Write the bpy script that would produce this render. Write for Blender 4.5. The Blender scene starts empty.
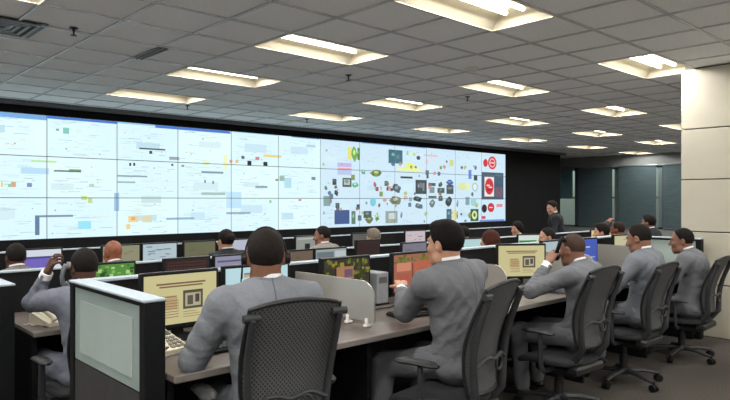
import bpy, math, random
import numpy as np
from mathutils import Vector, Matrix

random.seed(7)
SC = bpy.context.scene
COL = SC.collection
PI = math.pi

# ------------------------------------------------------------------ camera
CAM_H = 1.45
FPX = 628.0
cam_d = bpy.data.cameras.new('camera')
cam_d.sensor_width = 36.0
cam_d.lens = FPX / 730.0 * 36.0
cam_d.clip_start = 0.05
cam = bpy.data.objects.new('camera', cam_d)
cam.location = (0, 0, CAM_H)
TH = math.atan2(675.0, 628.0)                 # heading of the desk rows to the right of the view axis
cam.rotation_euler = (PI / 2, 0, TH - PI / 2)
COL.objects.link(cam)
SC.camera = cam

# ------------------------------------------------------------------ sky, exposure
world = bpy.data.worlds.new('world')
SC.world = world
world.use_nodes = True
wn = world.node_tree
bg = wn.nodes['Background']
sky = wn.nodes.new('ShaderNodeTexSky')
sky.sky_type = 'NISHITA'
sky.sun_elevation = math.radians(30)
sky.sun_rotation = math.radians(200)
sky.sun_disc = False
wn.links.new(sky.outputs['Color'], bg.inputs['Color'])
bg.inputs['Strength'].default_value = 0.10
SC.view_settings.view_transform = 'Standard'
SC.view_settings.look = 'None'
SC.view_settings.exposure = 0.0
SC.view_settings.gamma = 1.0
SC.view_settings.use_curve_mapping = False
LAMP_W = 33.0
WALL_EMIT = 1.06

# ------------------------------------------------------------------ helpers
def srgb(r, g, b):
    def c(v):
        v /= 255.0
        return v / 12.92 if v <= .04045 else ((v + .055) / 1.055) ** 2.4
    return (c(r), c(g), c(b))

MATS = {}
def mat(name, color, rough=.6, metal=0.0, spec=.4, noise=0.0, nscale=30.0, bump=0.0, bscale=200.0, trans=0.0, ior=1.45, stretch=None):
    if name in MATS:
        return MATS[name]
    m = bpy.data.materials.new(name)
    m.use_nodes = True
    nt = m.node_tree
    p = nt.nodes['Principled BSDF']
    p.inputs['Base Color'].default_value = (*color, 1)
    p.inputs['Roughness'].default_value = rough
    p.inputs['Metallic'].default_value = metal
    p.inputs['Specular IOR Level'].default_value = spec
    p.inputs['IOR'].default_value = ior
    if trans:
        p.inputs['Transmission Weight'].default_value = trans
    if noise or bump:
        tc = nt.nodes.new('ShaderNodeTexCoord')
        vec = tc.outputs['Object']
        if stretch:
            mp = nt.nodes.new('ShaderNodeMapping')
            mp.inputs['Scale'].default_value = stretch
            nt.links.new(vec, mp.inputs['Vector'])
            vec = mp.outputs['Vector']
    if noise:
        n = nt.nodes.new('ShaderNodeTexNoise')
        n.inputs['Scale'].default_value = nscale
        n.inputs['Detail'].default_value = 4
        nt.links.new(vec, n.inputs['Vector'])
        r = nt.nodes.new('ShaderNodeValToRGB')
        lo = tuple(max(0, c * (1 - noise)) for c in color)
        hi = tuple(min(1, c * (1 + noise)) for c in color)
        r.color_ramp.elements[0].color = (*lo, 1)
        r.color_ramp.elements[1].color = (*hi, 1)
        r.color_ramp.elements[0].position = .3
        r.color_ramp.elements[1].position = .7
        nt.links.new(n.outputs['Fac'], r.inputs['Fac'])
        nt.links.new(r.outputs['Color'], p.inputs['Base Color'])
    if bump:
        n2 = nt.nodes.new('ShaderNodeTexNoise')
        n2.inputs['Scale'].default_value = bscale
        n2.inputs['Detail'].default_value = 3
        nt.links.new(vec, n2.inputs['Vector'])
        b = nt.nodes.new('ShaderNodeBump')
        b.inputs['Strength'].default_value = bump
        b.inputs['Distance'].default_value = .01
        nt.links.new(n2.outputs['Fac'], b.inputs['Height'])
        nt.links.new(b.outputs['Normal'], p.inputs['Normal'])
    MATS[name] = m
    return m

def emit(name, color, strength=1.0, rough=.3):
    if name in MATS:
        return MATS[name]
    m = bpy.data.materials.new(name)
    m.use_nodes = True
    p = m.node_tree.nodes['Principled BSDF']
    p.inputs['Base Color'].default_value = (.01, .01, .012, 1)
    p.inputs['Roughness'].default_value = rough
    p.inputs['Emission Color'].default_value = (*color, 1)
    p.inputs['Emission Strength'].default_value = strength
    MATS[name] = m
    return m

class MB:
    """collects shapes, then links them as one mesh object"""
    def __init__(s):
        s.v = []; s.f = []; s.m = []
    def add(s, vs, fs, mi=0):
        o = len(s.v)
        s.v += [tuple(v) for v in vs]
        s.f += [tuple(i + o for i in f) for f in fs]
        s.m += [mi] * len(fs)
        return s
    def box(s, x0, x1, y0, y1, z0, z1, mi=0, M=None):
        vs = [Vector((x, y, z)) for x in (x0, x1) for y in (y0, y1) for z in (z0, z1)]
        if M is not None:
            vs = [M @ v for v in vs]
        return s.add(vs, [(0, 1, 3, 2), (4, 6, 7, 5), (0, 4, 5, 1), (2, 3, 7, 6), (0, 2, 6, 4), (1, 5, 7, 3)], mi)
    def bbox(s, x0, x1, y0, y1, z0, z1, b=.004, mi=0, M=None):
        """box with chamfered edges"""
        vs = []; idx = {}
        X = (x0, x1); Y = (y0, y1); Z = (z0, z1)
        for i in (0, 1):
            for j in (0, 1):
                for k in (0, 1):
                    sx, sy, sz = (1 - 2 * i) * b, (1 - 2 * j) * b, (1 - 2 * k) * b
                    for a, p in enumerate(((X[i], Y[j] + sy, Z[k] + sz), (X[i] + sx, Y[j], Z[k] + sz), (X[i] + sx, Y[j] + sy, Z[k]))):
                        idx[i, j, k, a] = len(vs); vs.append(Vector(p))
        fs = []
        for i in (0, 1):
            q = [idx[i, 0, 0, 0], idx[i, 1, 0, 0], idx[i, 1, 1, 0], idx[i, 0, 1, 0]]
            fs.append(q if i else q[::-1])
            q = [idx[0, i, 0, 1], idx[0, i, 1, 1], idx[1, i, 1, 1], idx[1, i, 0, 1]]
            fs.append(q if i else q[::-1])
            q = [idx[0, 0, i, 2], idx[1, 0, i, 2], idx[1, 1, i, 2], idx[0, 1, i, 2]]
            fs.append(q if i else q[::-1])
        for i in (0, 1):
            for j in (0, 1):
                fs.append([idx[i, j, 0, 0], idx[i, j, 1, 0], idx[i, j, 1, 1], idx[i, j, 0, 1]])
                fs.append([idx[i, 0, j, 0], idx[i, 1, j, 0], idx[i, 1, j, 2], idx[i, 0, j, 2]])
                fs.append([idx[0, i, j, 1], idx[1, i, j, 1], idx[1, i, j, 2], idx[0, i, j, 2]])
                for k in (0, 1):
                    fs.append([idx[i, j, k, 0], idx[i, j, k, 1], idx[i, j, k, 2]])
        if M is not None:
            vs = [M @ v for v in vs]
        return s.add(vs, fs, mi)
    def tube(s, pts, rad, n=8, mi=0, caps=True, flat=None):
        """tube along a polyline; rad is a number or a list; flat=(axis vector, ratio) squashes the section"""
        pts = [Vector(p) for p in pts]
        if not isinstance(rad, (list, tuple)):
            rad = [rad] * len(pts)
        vs = []; fs = []
        up = None
        for i, p in enumerate(pts):
            a = pts[max(i - 1, 0)]; b = pts[min(i + 1, len(pts) - 1)]
            d = (b - a).normalized()
            if up is None:
                up = Vector((0, 0, 1)) if abs(d.z) < .9 else Vector((1, 0, 0))
                if flat: up = Vector(flat[0])
            x = up.cross(d).normalized(); y = d.cross(x).normalized()
            up = y
            for k in range(n):
                t = 2 * PI * k / n
                q = x * math.cos(t) * rad[i] + y * math.sin(t) * rad[i] * (flat[1] if flat else 1)
                vs.append(p + q)
        for i in range(len(pts) - 1):
            for k in range(n):
                fs.append((i * n + k, i * n + (k + 1) % n, (i + 1) * n + (k + 1) % n, (i + 1) * n + k))
        if caps:
            fs.append(tuple(range(n))[::-1])
            fs.append(tuple((len(pts) - 1) * n + k for k in range(n)))
        return s.add(vs, fs, mi)
    def cyl(s, p, q, r, n=16, mi=0, r2=None):
        return s.tube([p, q], [r, r if r2 is None else r2], n, mi)
    def lathe(s, prof, n=20, c=(0, 0, 0), mi=0):
        vs = []; fs = []
        for (r, z) in prof:
            for k in range(n):
                t = 2 * PI * k / n
                vs.append((c[0] + r * math.cos(t), c[1] + r * math.sin(t), c[2] + z))
        for i in range(len(prof) - 1):
            for k in range(n):
                fs.append((i * n + k, i * n + (k + 1) % n, (i + 1) * n + (k + 1) % n, (i + 1) * n + k))
        fs.append(tuple(range(n))[::-1]); fs.append(tuple((len(prof) - 1) * n + k for k in range(n)))
        return s.add(vs, fs, mi)
    def grid(s, rows, mi=0, closed=False):
        """rows: list of equal-length point lists"""
        n = len(rows[0]); vs = [p for r in rows for p in r]; fs = []
        for i in range(len(rows) - 1):
            for k in range(n - 1 + (1 if closed else 0)):
                fs.append((i * n + k, i * n + (k + 1) % n, (i + 1) * n + (k + 1) % n, (i + 1) * n + k))
        return s.add(vs, fs, mi)
    def mesh(s, name, mats):
        me = bpy.data.meshes.new(name)
        me.from_pydata(s.v, [], s.f)
        for m in (mats if isinstance(mats, (list, tuple)) else [mats]):
            me.materials.append(m)
        if any(s.m):
            me.polygons.foreach_set('material_index', s.m)
        me.update()
        return me
    def build(s, name, mats, parent=None, smooth=False, loc=None):
        me = s.mesh(name, mats)
        if smooth:
            me.shade_smooth() if hasattr(me, 'shade_smooth') else None
            try: me.set_sharp_from_angle(angle=math.radians(40))
            except Exception: pass
        return link(name, me, parent, loc)

def link(name, data, parent=None, loc=None):
    o = bpy.data.objects.new(name, data)
    COL.objects.link(o)
    if parent: o.parent = parent
    if loc: o.location = loc
    return o

def tag(o, label=None, cat=None, group=None, kind=None):
    if label: o['label'] = label
    if cat: o['category'] = cat
    if group: o['group'] = group
    if kind: o['kind'] = kind
    return o

def thing(name, label, cat, loc=(0, 0, 0), rz=0.0, group=None):
    o = bpy.data.objects.new(name, None)
    o.empty_display_size = .1
    COL.objects.link(o)
    o.location = loc; o.rotation_euler = (0, 0, rz)
    return tag(o, label, cat, group)

def copy_tree(o, parent=None):
    c = o.copy(); COL.objects.link(c)
    if parent is not None: c.parent = parent
    for ch in o.children:
        copy_tree(ch, c)
    return c

# ------------------------------------------------------------------ layout numbers (metres; camera stands at 0,0)
CEIL = 2.87
LOW = -0.12                 # the floor in front of the platform
TILE = 0.6
FX0, FY0 = 3.78, 2.84       # centre of one ceiling lamp; lamps repeat 3.0 by 1.8
VW_Y = 10.07                # front of the video wall
VW_E = [2.888 + 1.038 * k for k in range(-2, 5)] + [8.08 + 1.0875 * k for k in range(7)]     # borders between display columns
VW_Z0, VW_ROW = 0.872, 0.611
NCOL = len(VW_E) - 1
VW_X0, VW_X1 = VW_E[0], VW_E[-1]
def vcol(x):
    return max(0, min(NCOL - 1, sum(1 for e in VW_E if e <= x) - 1))
RX0, RX1, RY0, RY1 = -3.6, 19.6, -3.0, 11.7
DY, DZ = 1.91, -0.12        # second row against the first

# ------------------------------------------------------------------ materials
M_floor = mat('carpet', srgb(74, 70, 66), .95, noise=.35, nscale=90, bump=.5, bscale=400, spec=.1)
M_wall = mat('wall_paint', srgb(224, 222, 216), .85, noise=.04, nscale=3)
M_black = mat('black_wall', (.006, .006, .007), .75, spec=.2, noise=.2, nscale=6)
M_tile = mat('ceiling_tile', srgb(243, 244, 245), .9, noise=.08, nscale=70, bump=.25, bscale=160, spec=.15)
M_tbar = mat('ceiling_bar', (.52, .53, .55), .40, metal=.35, noise=.1, nscale=8)
M_pier = mat('pier_panel', srgb(176, 171, 157), .45, noise=.03, nscale=4)
M_joint = mat('pier_joint', (.12, .12, .11), .8, noise=.1)
M_alu = mat('aluminium_cap', (.33, .39, .44), .55, metal=.0, noise=.05, nscale=40)
M_blackp = mat('black_plastic', (.008, .008, .009), .45, spec=.25, noise=.15, nscale=40)
M_frame = mat('panel_frame', (.007, .008, .009), .55, spec=.15, noise=.15, nscale=20)
M_greyp = mat('grey_laminate', (.042, .041, .045), .6, spec=.2, noise=.12, nscale=15)
M_frost = mat('frosted_glass', (.30, .38, .37), .28, trans=.10, noise=.06, nscale=4)
M_frost2 = mat('frosted_glass_core', (.40, .48, .47), .22, trans=.10, noise=.05, nscale=4)
M_divid = mat('divider_glass', (.30, .29, .27), .4, trans=.22, noise=.05, nscale=5)
M_fabric = mat('screen_fabric', (.013, .013, .014), .9, spec=.1, noise=.2, nscale=120, bump=.3, bscale=500)
M_desk = mat('desk_laminate', srgb(98, 90, 86), .38, noise=.14, nscale=9, stretch=(1, 9, 9))
M_edge = mat('desk_edge', srgb(116, 110, 106), .5, noise=.1, nscale=20)
M_chrome = mat('metal', (.55, .56, .58), .25, metal=.9, noise=.05)
M_white = mat('white_plastic', (.72, .71, .68), .45, noise=.04)
M_beige = mat('phone_plastic', (.60, .55, .44), .45, noise=.06)
M_greyplast = mat('grey_plastic', (.22, .23, .25), .45, noise=.06)

# ------------------------------------------------------------------ the setting
def struct(o):
    return tag(o, kind='structure')

STEP_Y = 3.42
fl = MB()
fl.box(RX0, 7.6, RY0, STEP_Y, -.30, 0.0)
fl.box(RX0, RX1, STEP_Y, RY1, -.30, LOW)
fl.box(7.6, RX1, RY0, STEP_Y, -.30, LOW)
struct(fl.build('floor', M_floor))
struct(MB().box(RX0 - .15, RX0, RY0, RY1, -.3, 3.1).build('wall_left', M_wall))
struct(MB().box(RX0 - .15, RX1 + .2, RY0 - .15, RY0, -.3, 3.1).build('wall_front', M_wall))
struct(MB().box(RX0 - .15, RX1 + .2, RY1, RY1 + .15, -.3, 3.1).build('wall_back', M_black))

# far wall with glazing: real openings, blinds hung inside
wy0, wy1 = -1.0, 11.4
wz0, wz1 = .55, 2.50
ws = MB()
ws.box(RX1, RX1 + .2, RY0, RY1, wz1, 3.1)
ws.box(RX1, RX1 + .2, RY0, RY1, -.3, wz0)
ws.box(RX1, RX1 + .2, RY0, wy0, wz0, wz1)
ws.box(RX1, RX1 + .2, wy1, RY1, wz0, wz1)
struct(ws.build('wall_right', mat('window_wall', srgb(128, 132, 132), .85, noise=.04, nscale=3)))
M_glass = mat('window_glass', (.55, .72, .78), .02, trans=1.0, ior=1.3, noise=.02)
M_blind = mat('blind_fabric', (.055, .085, .095), .7, noise=.15, nscale=3, stretch=(1, 1, 8))
M_blind2 = mat('blind_fabric_sheer', (.10, .19, .23), .6, noise=.15, nscale=3, stretch=(1, 1, 8))
M_mull = mat('mullion', (.20, .24, .26), .35, metal=.6, noise=.06)
wedge = [11.4, 10.65, 9.27, 7.89, 6.51, 5.13, 3.75, 2.37, .99, wy0]
nwin = len(wedge) - 1
for i in range(nwin):
    a = wedge[i + 1]; b = wedge[i]
    wo = MB().box(RX1 + .05, RX1 + .15, a, a + .06, wz0, wz1).box(RX1 + .05, RX1 + .15, b - .06, b, wz0, wz1) \
        .box(RX1 + .05, RX1 + .15, a, b, wz0, wz0 + .06).box(RX1 + .05, RX1 + .15, a, b, wz1 - .06, wz1).build('window_%d' % (i + 1), M_mull)
    struct(wo)
    MB().box(RX1 + .09, RX1 + .10, a + .06, b - .06, wz0 + .06, wz1 - .06).build('pane', M_glass, wo)
    MB().box(RX1 + .07, RX1 + .13, a + .06, b - .06, 1.50, 1.55).build('transom', M_mull, wo)
    # roller blind inside each window, with a slit of daylight at both sides
    drop = 1.52 if i == 0 else .60
    bl = MB()
    bl.box(RX1 - .02, RX1 - .014, a + .10, b - .10, drop, wz1 + .02)
    bo = bl.build('blind', M_blind if i else M_blind2, wo)
    MB().cyl((RX1 - .017, a + .08, wz1 + .02), (RX1 - .017, b - .08, wz1 + .02), .03, 10).build('roller', M_mull, wo)
    MB().box(RX1 - .025, RX1 - .009, a + .10, b - .10, drop - .025, drop).build('bottom_rail', M_mull, wo)

# ceiling: slab above, hung bars, tiles
struct_ceil = MB().box(RX0 - .15, RX1 + .2, RY0 - .15, RY1 + .15, 3.06, 3.2).build('ceiling', M_wall)
struct(struct_ceil)
gx0 = FX0 - TILE * 13; gy0 = FY0 - TILE / 2 - TILE * 10      # grid lines
def fixture_cells():
    s = set()
    for i in range(-2, 6):
        for j in range(-3, 4):
            cx, cy = FX0 + 3.0 * i, FY0 + 1.8 * j
            if RX0 + .7 < cx < RX1 - .3 and RY0 + .4 < cy < VW_Y - .8:
                s.add((i, j))
    return s
FIX = fixture_cells()
occupied = set()
for (i, j) in FIX:
    cx, cy = FX0 + 3.0 * i, FY0 + 1.8 * j
    ix = round((cx - gx0) / TILE); iy = round((cy - TILE / 2 - gy0) / TILE)
    occupied |= {(ix - 1, iy), (ix, iy)}
bars = MB()
xs = [gx0 + TILE * k for k in range(60) if RX0 < gx0 + TILE * k < RX1]
ys = [gy0 + TILE * k for k in range(60) if RY0 < gy0 + TILE * k < VW_Y + .1]
cells = []
fxv = Vector((math.cos(TH), math.sin(TH))); rxv = Vector((math.sin(TH), -math.cos(TH)))
for ix in range(-1, 60):
    for iy in range(-1, 60):
        x0 = gx0 + TILE * ix; y0 = gy0 + TILE * iy
        if x0 + TILE < RX0 + .05 or x0 > RX1 - .05 or y0 + TILE < RY0 + .05 or (y0 > VW_Y - .05 and x0 < 17.5) or y0 > RY1 - .05:
            continue
        cells.append((ix, iy, x0, y0))
for (ix, iy, x0, y0) in cells:
    # bars between tiles, left out inside a lamp
    if not ((ix - 1, iy) in occupied and (ix, iy) in occupied):
        bars.box(x0 - .011, x0 + .011, y0, y0 + TILE, CEIL - .004, CEIL + .02)
    bars.box(x0, x0 + TILE, y0 - .011, y0 + .011, CEIL - .004, CEIL + .02)
bo = bars.build('ceiling_bars', M_tbar, struct_ceil)
bo['kind'] = 'stuff'
tile_mb = MB().bbox(.0125, TILE - .0125, .0125, TILE - .0125, 0, .015, .003)
tile_me = tile_mb.mesh('ceiling_tile', M_tile)
scored = []
for (ix, iy, x0, y0) in cells:
    if (ix, iy) in occupied or x0 < RX0 or y0 < RY0 or x0 + TILE > RX1 or (y0 + TILE > VW_Y + .35 and x0 < 17.5) or y0 + TILE > RY1:
        continue
    c = Vector((x0 + TILE / 2, y0 + TILE / 2))
    dep = c.dot(fxv); lat = c.dot(rxv)
    seen = dep > .5 and abs(lat / dep) * FPX < 390 and (CEIL - CAM_H) / dep * FPX < 215
    scored.append((dep if seen else 1e3 + dep, x0, y0))
scored.sort()
for n, (d, x0, y0) in enumerate(scored):
    if n < 290 and d < 1e3:
        link('ceiling_tile', tile_me, struct_ceil, (x0, y0, CEIL + .006))
rest = MB()
for n, (d, x0, y0) in enumerate(scored):
    if not (n < 290 and d < 1e3):
        rest.box(x0 + .012, x0 + TILE - .012, y0 + .012, y0 + TILE - .012, CEIL + .006, CEIL + .02)
ro = rest.build('ceiling_tiles_beyond', M_tile, struct_ceil); ro['kind'] = 'stuff'

# recessed ceiling lamps
M_refl = mat('lamp_reflector', (.46, .42, .32), .4, noise=.03)
M_tubeE = emit('lamp_tube', (1.0, .93, .78), 7.0)
M_housing = mat('lamp_housing', (.80, .74, .60), .5, noise=.03)
def build_lamp():
    root = thing('ceiling_lamp', 'x', 'ceiling light')
    hx, hy, dp = .585, .285, .11
    ix_, iy_ = .52, .165
    r = MB()
    o = [(-hx, -hy, 0), (hx, -hy, 0), (hx, hy, 0), (-hx, hy, 0)]
    t = [(-ix_, -iy_, dp), (ix_, -iy_, dp), (ix_, iy_, dp), (-ix_, iy_, dp)]
    r.add(o + t, [(0, 1, 5, 4), (1, 2, 6, 5), (2, 3, 7, 6), (3, 0, 4, 7)])
    r.build('reflector', M_refl, root)
    MB().box(-ix_ - .01, ix_ + .01, -iy_ - .01, iy_ + .01, dp + .002, dp + .02).build('housing', M_housing, root)
    f = MB()
    for (a, b, c, d) in ((-.6, .6, -.3, -.285), (-.6, .6, .285, .3), (-.6, -.585, -.285, .285), (.585, .6, -.285, .285)):
        f.box(a, b, c, d, -.006, .012)
    f.build('rim', M_housing, root)
    for y in (-.08, .08):
        MB().cyl((-.48, y, dp - .03), (.48, y, dp - .03), .020, 8).build('tube', M_tubeE, root)
    return root
LD = bpy.data.lights.new('lamp_light', 'AREA')
LD.shape = 'RECTANGLE'; LD.size = .95; LD.size_y = .30
LD.energy = LAMP_W; LD.color = (1.0, .975, .93)
lamp0 = build_lamp()
link('lamp_light', LD, lamp0, (0, 0, .06))
first = True
def lamp_label(i, j):
    along = ['at the far left end', 'second from left', 'third from left', 'fourth from left', 'fifth from left', 'sixth from left', 'seventh from left', 'at the window end'][i + 2]
    rows = {-3: 'line far behind the men', -2: 'line behind the men', -1: 'line over the foreground chairs', 0: 'line over the foreground desks', 1: 'line over the second row', 2: 'line over the third row', 3: 'line nearest the video wall'}[j]
    return 'recessed warm ceiling lamp ' + along + ' in the ' + rows
for (i, j) in sorted(FIX):
    lp = lamp0 if first else copy_tree(lamp0)
    first = False
    lp.location = (FX0 + 3.0 * i, FY0 + 1.8 * j, CEIL)
    lp['label'] = lamp_label(i, j)
    lp['group'] = 'recessed ceiling lamps'

# small things on the ceiling
def sprinkler(x, y, label):
    t = thing('sprinkler_head', label, 'sprinkler', (x, y, CEIL), 0, 'ceiling sprinklers')
    MB().lathe([(.001, .002), (.035, 0), (.035, -.006), (.012, -.012), (.010, -.03), (.001, -.032)], 12).build('escutcheon', M_blackp, t)
    MB().lathe([(.001, -.03), (.008, -.035), (.006, -.055), (.026, -.060), (.026, -.064), (.001, -.065)], 12).build('deflector', M_blackp, t)
sprinkler(1.77, 5.43, 'small black ceiling sprinkler near the square air grille')
sprinkler(4.72, 5.35, 'small black ceiling sprinkler beside the bright lamp over second row')
sprinkler(4.46, 8.70, 'small black ceiling sprinkler close to the video wall')
sprinkler(6.9, 5.35, 'small black ceiling sprinkler between lamps in the middle')
sprinkler(6.75, 8.75, 'small black ceiling sprinkler above the middle of the video wall')
sd = thing('smoke_detector', 'round white smoke detector on the ceiling', 'detector', (5.44, 4.16, CEIL))
MB().lathe([(.001, 0), (.075, 0), (.075, -.012), (.001, -.013)], 24).build('base', M_white, sd)
MB().lathe([(.001, -.012), (.062, -.012), (.055, -.035), (.030, -.045), (.001, -.046)], 24).build('cover', M_white, sd, smooth=True)
gr = thing('air_diffuser', 'square ceiling air grille with dark slats at left edge', 'air vent', (1.30, 5.75, CEIL - .006))
MB().box(-.29, .29, -.29, .29, .002, .006).build('backing', M_blackp, gr)
for k in range(4):
    r0 = .05 + k * .06
    m = MB()
    for (a, b, c, d) in ((-r0 - .014, r0 + .014, -r0 - .014, -r0 + .010), (-r0 - .014, r0 + .014, r0 - .010, r0 + .014), (-r0 - .014, -r0 + .010, -r0 + .01, r0 - .01), (r0 - .010, r0 + .014, -r0 + .01, r0 - .01)):
        m.box(a, b, c, d, -.010, .002)
    m.build('slat', M_greyplast, gr)
sl = thing('slot_diffuser', 'narrow dark slot air vent in the ceiling', 'air vent', (2.61, 5.86, CEIL - .007))
MB().box(-.045, .045, -.30, .30, .001, .006).build('backing', M_blackp, sl)
for x in (-.045, 0, .045):
    MB().box(x - .006, x + .006, -.30, .30, -.006, .001).build('slat', M_greyplast, sl)

# bulkhead bar over the video wall, black cladding under and beside it
struct(MB().bbox(RX0, 17.62, VW_Y - .20, VW_Y - .02, CEIL - .05, CEIL + .05, .02).build('trim_1', mat('bulkhead', (.10, .10, .105), .6, noise=.1)))
struct(MB().box(RX0, 17.62, VW_Y + .02, VW_Y + .10, LOW, CEIL + .1).box(17.54, 17.62, VW_Y + .1, RY1, LOW, CEIL + .1).build('wall_cladding', M_black))

# panelled pier at the right
pier = MB().box(7.23, 8.1, -.6, 2.64, -.30, 3.05).build('wall_pier', M_joint)
struct(pier)
zz = [0.0, .555, 1.11, 1.67, 2.215, 2.865]
for a, b in zip(zz[:-1], zz[1:]):
    for (y0, y1) in ((-.6, .46), (.46, 1.5), (1.5, 2.67)):
        MB().bbox(7.20, 7.235, y0 + .004, y1 - .001, a + .006, b - .006, .003).build('panel', M_pier, pier)
    MB().bbox(7.237, 8.1, 2.635, 2.669, a + .006, b - .006, .003).build('panel', M_pier, pier)

# ------------------------------------------------------------------ video wall
FWD = np.array([math.cos(TH), math.sin(TH), 0.0]); RGT = np.array([math.sin(TH), -math.cos(TH), 0.0])
def wallpt(u, v):
    """where on the video wall a picture element sits (X, Z)"""
    r = FWD + RGT * (u - 365) / FPX + np.array([0, 0, (200 - v) / FPX])
    t = VW_Y / r[1]
    return r[0] * t, CAM_H + r[2] * t
PAL = {}
def pal(c):
    key = 'video_%d_%d_%d' % c
    return emit(key, srgb(*c), WALL_EMIT)
vw = thing('video_wall', 'huge wall of tiled display panels showing web pages', 'video wall', (0, VW_Y, 0))
vf = MB()
zt = VW_Z0 + 3 * VW_ROW
vf.box(VW_X0 - .12, VW_X1 + .10, -.05, .02, zt + .006, zt + .10)
vf.box(VW_X0 - .12, VW_X1 + .10, -.05, .02, VW_Z0 - .14, VW_Z0 - .006)
vf.box(VW_X0 - .12, VW_X0 - .006, -.05, .02, VW_Z0 - .006, zt + .006)
vf.box(VW_X1 + .006, VW_X1 + .10, -.05, .02, VW_Z0 - .006, zt + .006)
vf.build('surround', M_black, vw)
content = {}
DEPTH = [0]
def wrect(x0, z0, x1, z1, c, lift=1):
    """flat coloured mark on the displays, cut at the panel borders"""
    if x0 > x1: x0, x1 = x1, x0
    if z0 > z1: z0, z1 = z1, z0
    e = .006
    for ci in range(NCOL):
        for ri in range(3):
            a = max(x0, VW_E[ci] + e); b = min(x1, VW_E[ci + 1] - e)
            c0 = max(z0, VW_Z0 + ri * VW_ROW + e); c1 = min(z1, VW_Z0 + (ri + 1) * VW_ROW - e)
            if b - a > .004 and c1 - c0 > .003:
                content.setdefault((ci, ri), []).append(('r', a, b, c0, c1, c, lift))
def prect(u0, v0, u1, v1, c, lift=1):
    vm = (v0 + v1) / 2; um = (u0 + u1) / 2
    wrect(wallpt(u0, vm)[0], wallpt(um, v1)[1], wallpt(u1, vm)[0], wallpt(um, v0)[1], c, lift)
def pblob(u0, v0, u1, v1, c, lift=2):
    """small picture with an uneven outline"""
    x0 = wallpt(u0, v0)[0]; x1 = wallpt(u1, v0)[0]; zt_ = wallpt(u0, v0)[1]; zb_ = wallpt(u0, v1)[1]
    x, z = (x0 + x1) / 2, (zt_ + zb_) / 2
    ci = vcol(x); ri = int((z - VW_Z0) / VW_ROW)
    content.setdefault((ci, ri), []).append(('b', x, z, (x1 - x0) / 2 * 1.22, (zt_ - zb_) / 2 * 1.22, c, lift, rnd2.uniform(0, 6.28)))
rnd2 = random.Random(11)
def pdisc(u, v, ru, rv, c, lift=2):
    x, z = wallpt(u, v); x2 = wallpt(u + ru, v)[0]; z2 = wallpt(u, v - rv)[1]
    ci = vcol(x); ri = int((z - VW_Z0) / VW_ROW)
    content.setdefault((ci, ri), []).append(('d', x, z, x2 - x, z2 - z, c, lift))
rnd = random.Random(3)
# faint text and page structure on every page
for ci in range(NCOL):
    for ri in range(3):
        bx = VW_E[ci]; bz = VW_Z0 + ri * VW_ROW
        n = 36 if ci < 7 else 16
        for k in range(n):
            x = bx + rnd.uniform(.03, .75); z = bz + rnd.uniform(.03, .56)
            w = rnd.choice((.04, .08, .14, .22)); h = rnd.choice((.005, .006, .008))
            c = rnd.choice(((185, 216, 230), (195, 224, 234), (172, 206, 224), (198, 222, 222), (204, 228, 206), (222, 224, 204)))
            wrect(x, z, x + w, z + h, c)
        for k in range(9 if ci < 7 else 3):
            x = bx + rnd.uniform(.03, .85); z = bz + rnd.uniform(.03, .56); w = rnd.choice((.02, .05, .12, .2))
            wrect(x, z, x + w, z + .005, rnd.choice(((140, 170, 190), (150, 180, 170), (120, 150, 180))))
        for k in range(3):
            x = bx + rnd.uniform(.05, .85); z = bz + rnd.uniform(.06, .5)
            s = rnd.uniform(.010, .024)
            wrect(x, z, x + s, z + s, rnd.choice(((120, 170, 160), (140, 160, 190), (200, 190, 130), (170, 150, 160))))
        if rnd.random() < .6:
            x = bx + rnd.uniform(.05, .4); z = bz + rnd.uniform(.1, .35)
            wrect(x, z, x + rnd.uniform(.25, .5), z + rnd.uniform(.08, .16), rnd.choice(((196, 226, 240), (190, 222, 236), (206, 232, 238))), 1)
blue = (70, 120, 205); mid = (120, 170, 225)
prect(-60, 110, 46, 116.5, mid); prect(46, 115.5, 116, 121.5, blue)
prect(116, 121.5, 154, 125, (150, 200, 235)); prect(154, 124.5, 229, 131, blue)
prect(228, 131, 276, 134, (160, 205, 235)); prect(290, 134.5, 318, 138.5, (90, 120, 180))
prect(319, 138.5, 360, 141, (130, 175, 225)); prect(360, 141, 424, 146, (120, 165, 222)); prect(425, 146, 470, 150, (100, 140, 205)); prect(470, 149.5, 503, 153, (110, 150, 215))
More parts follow.
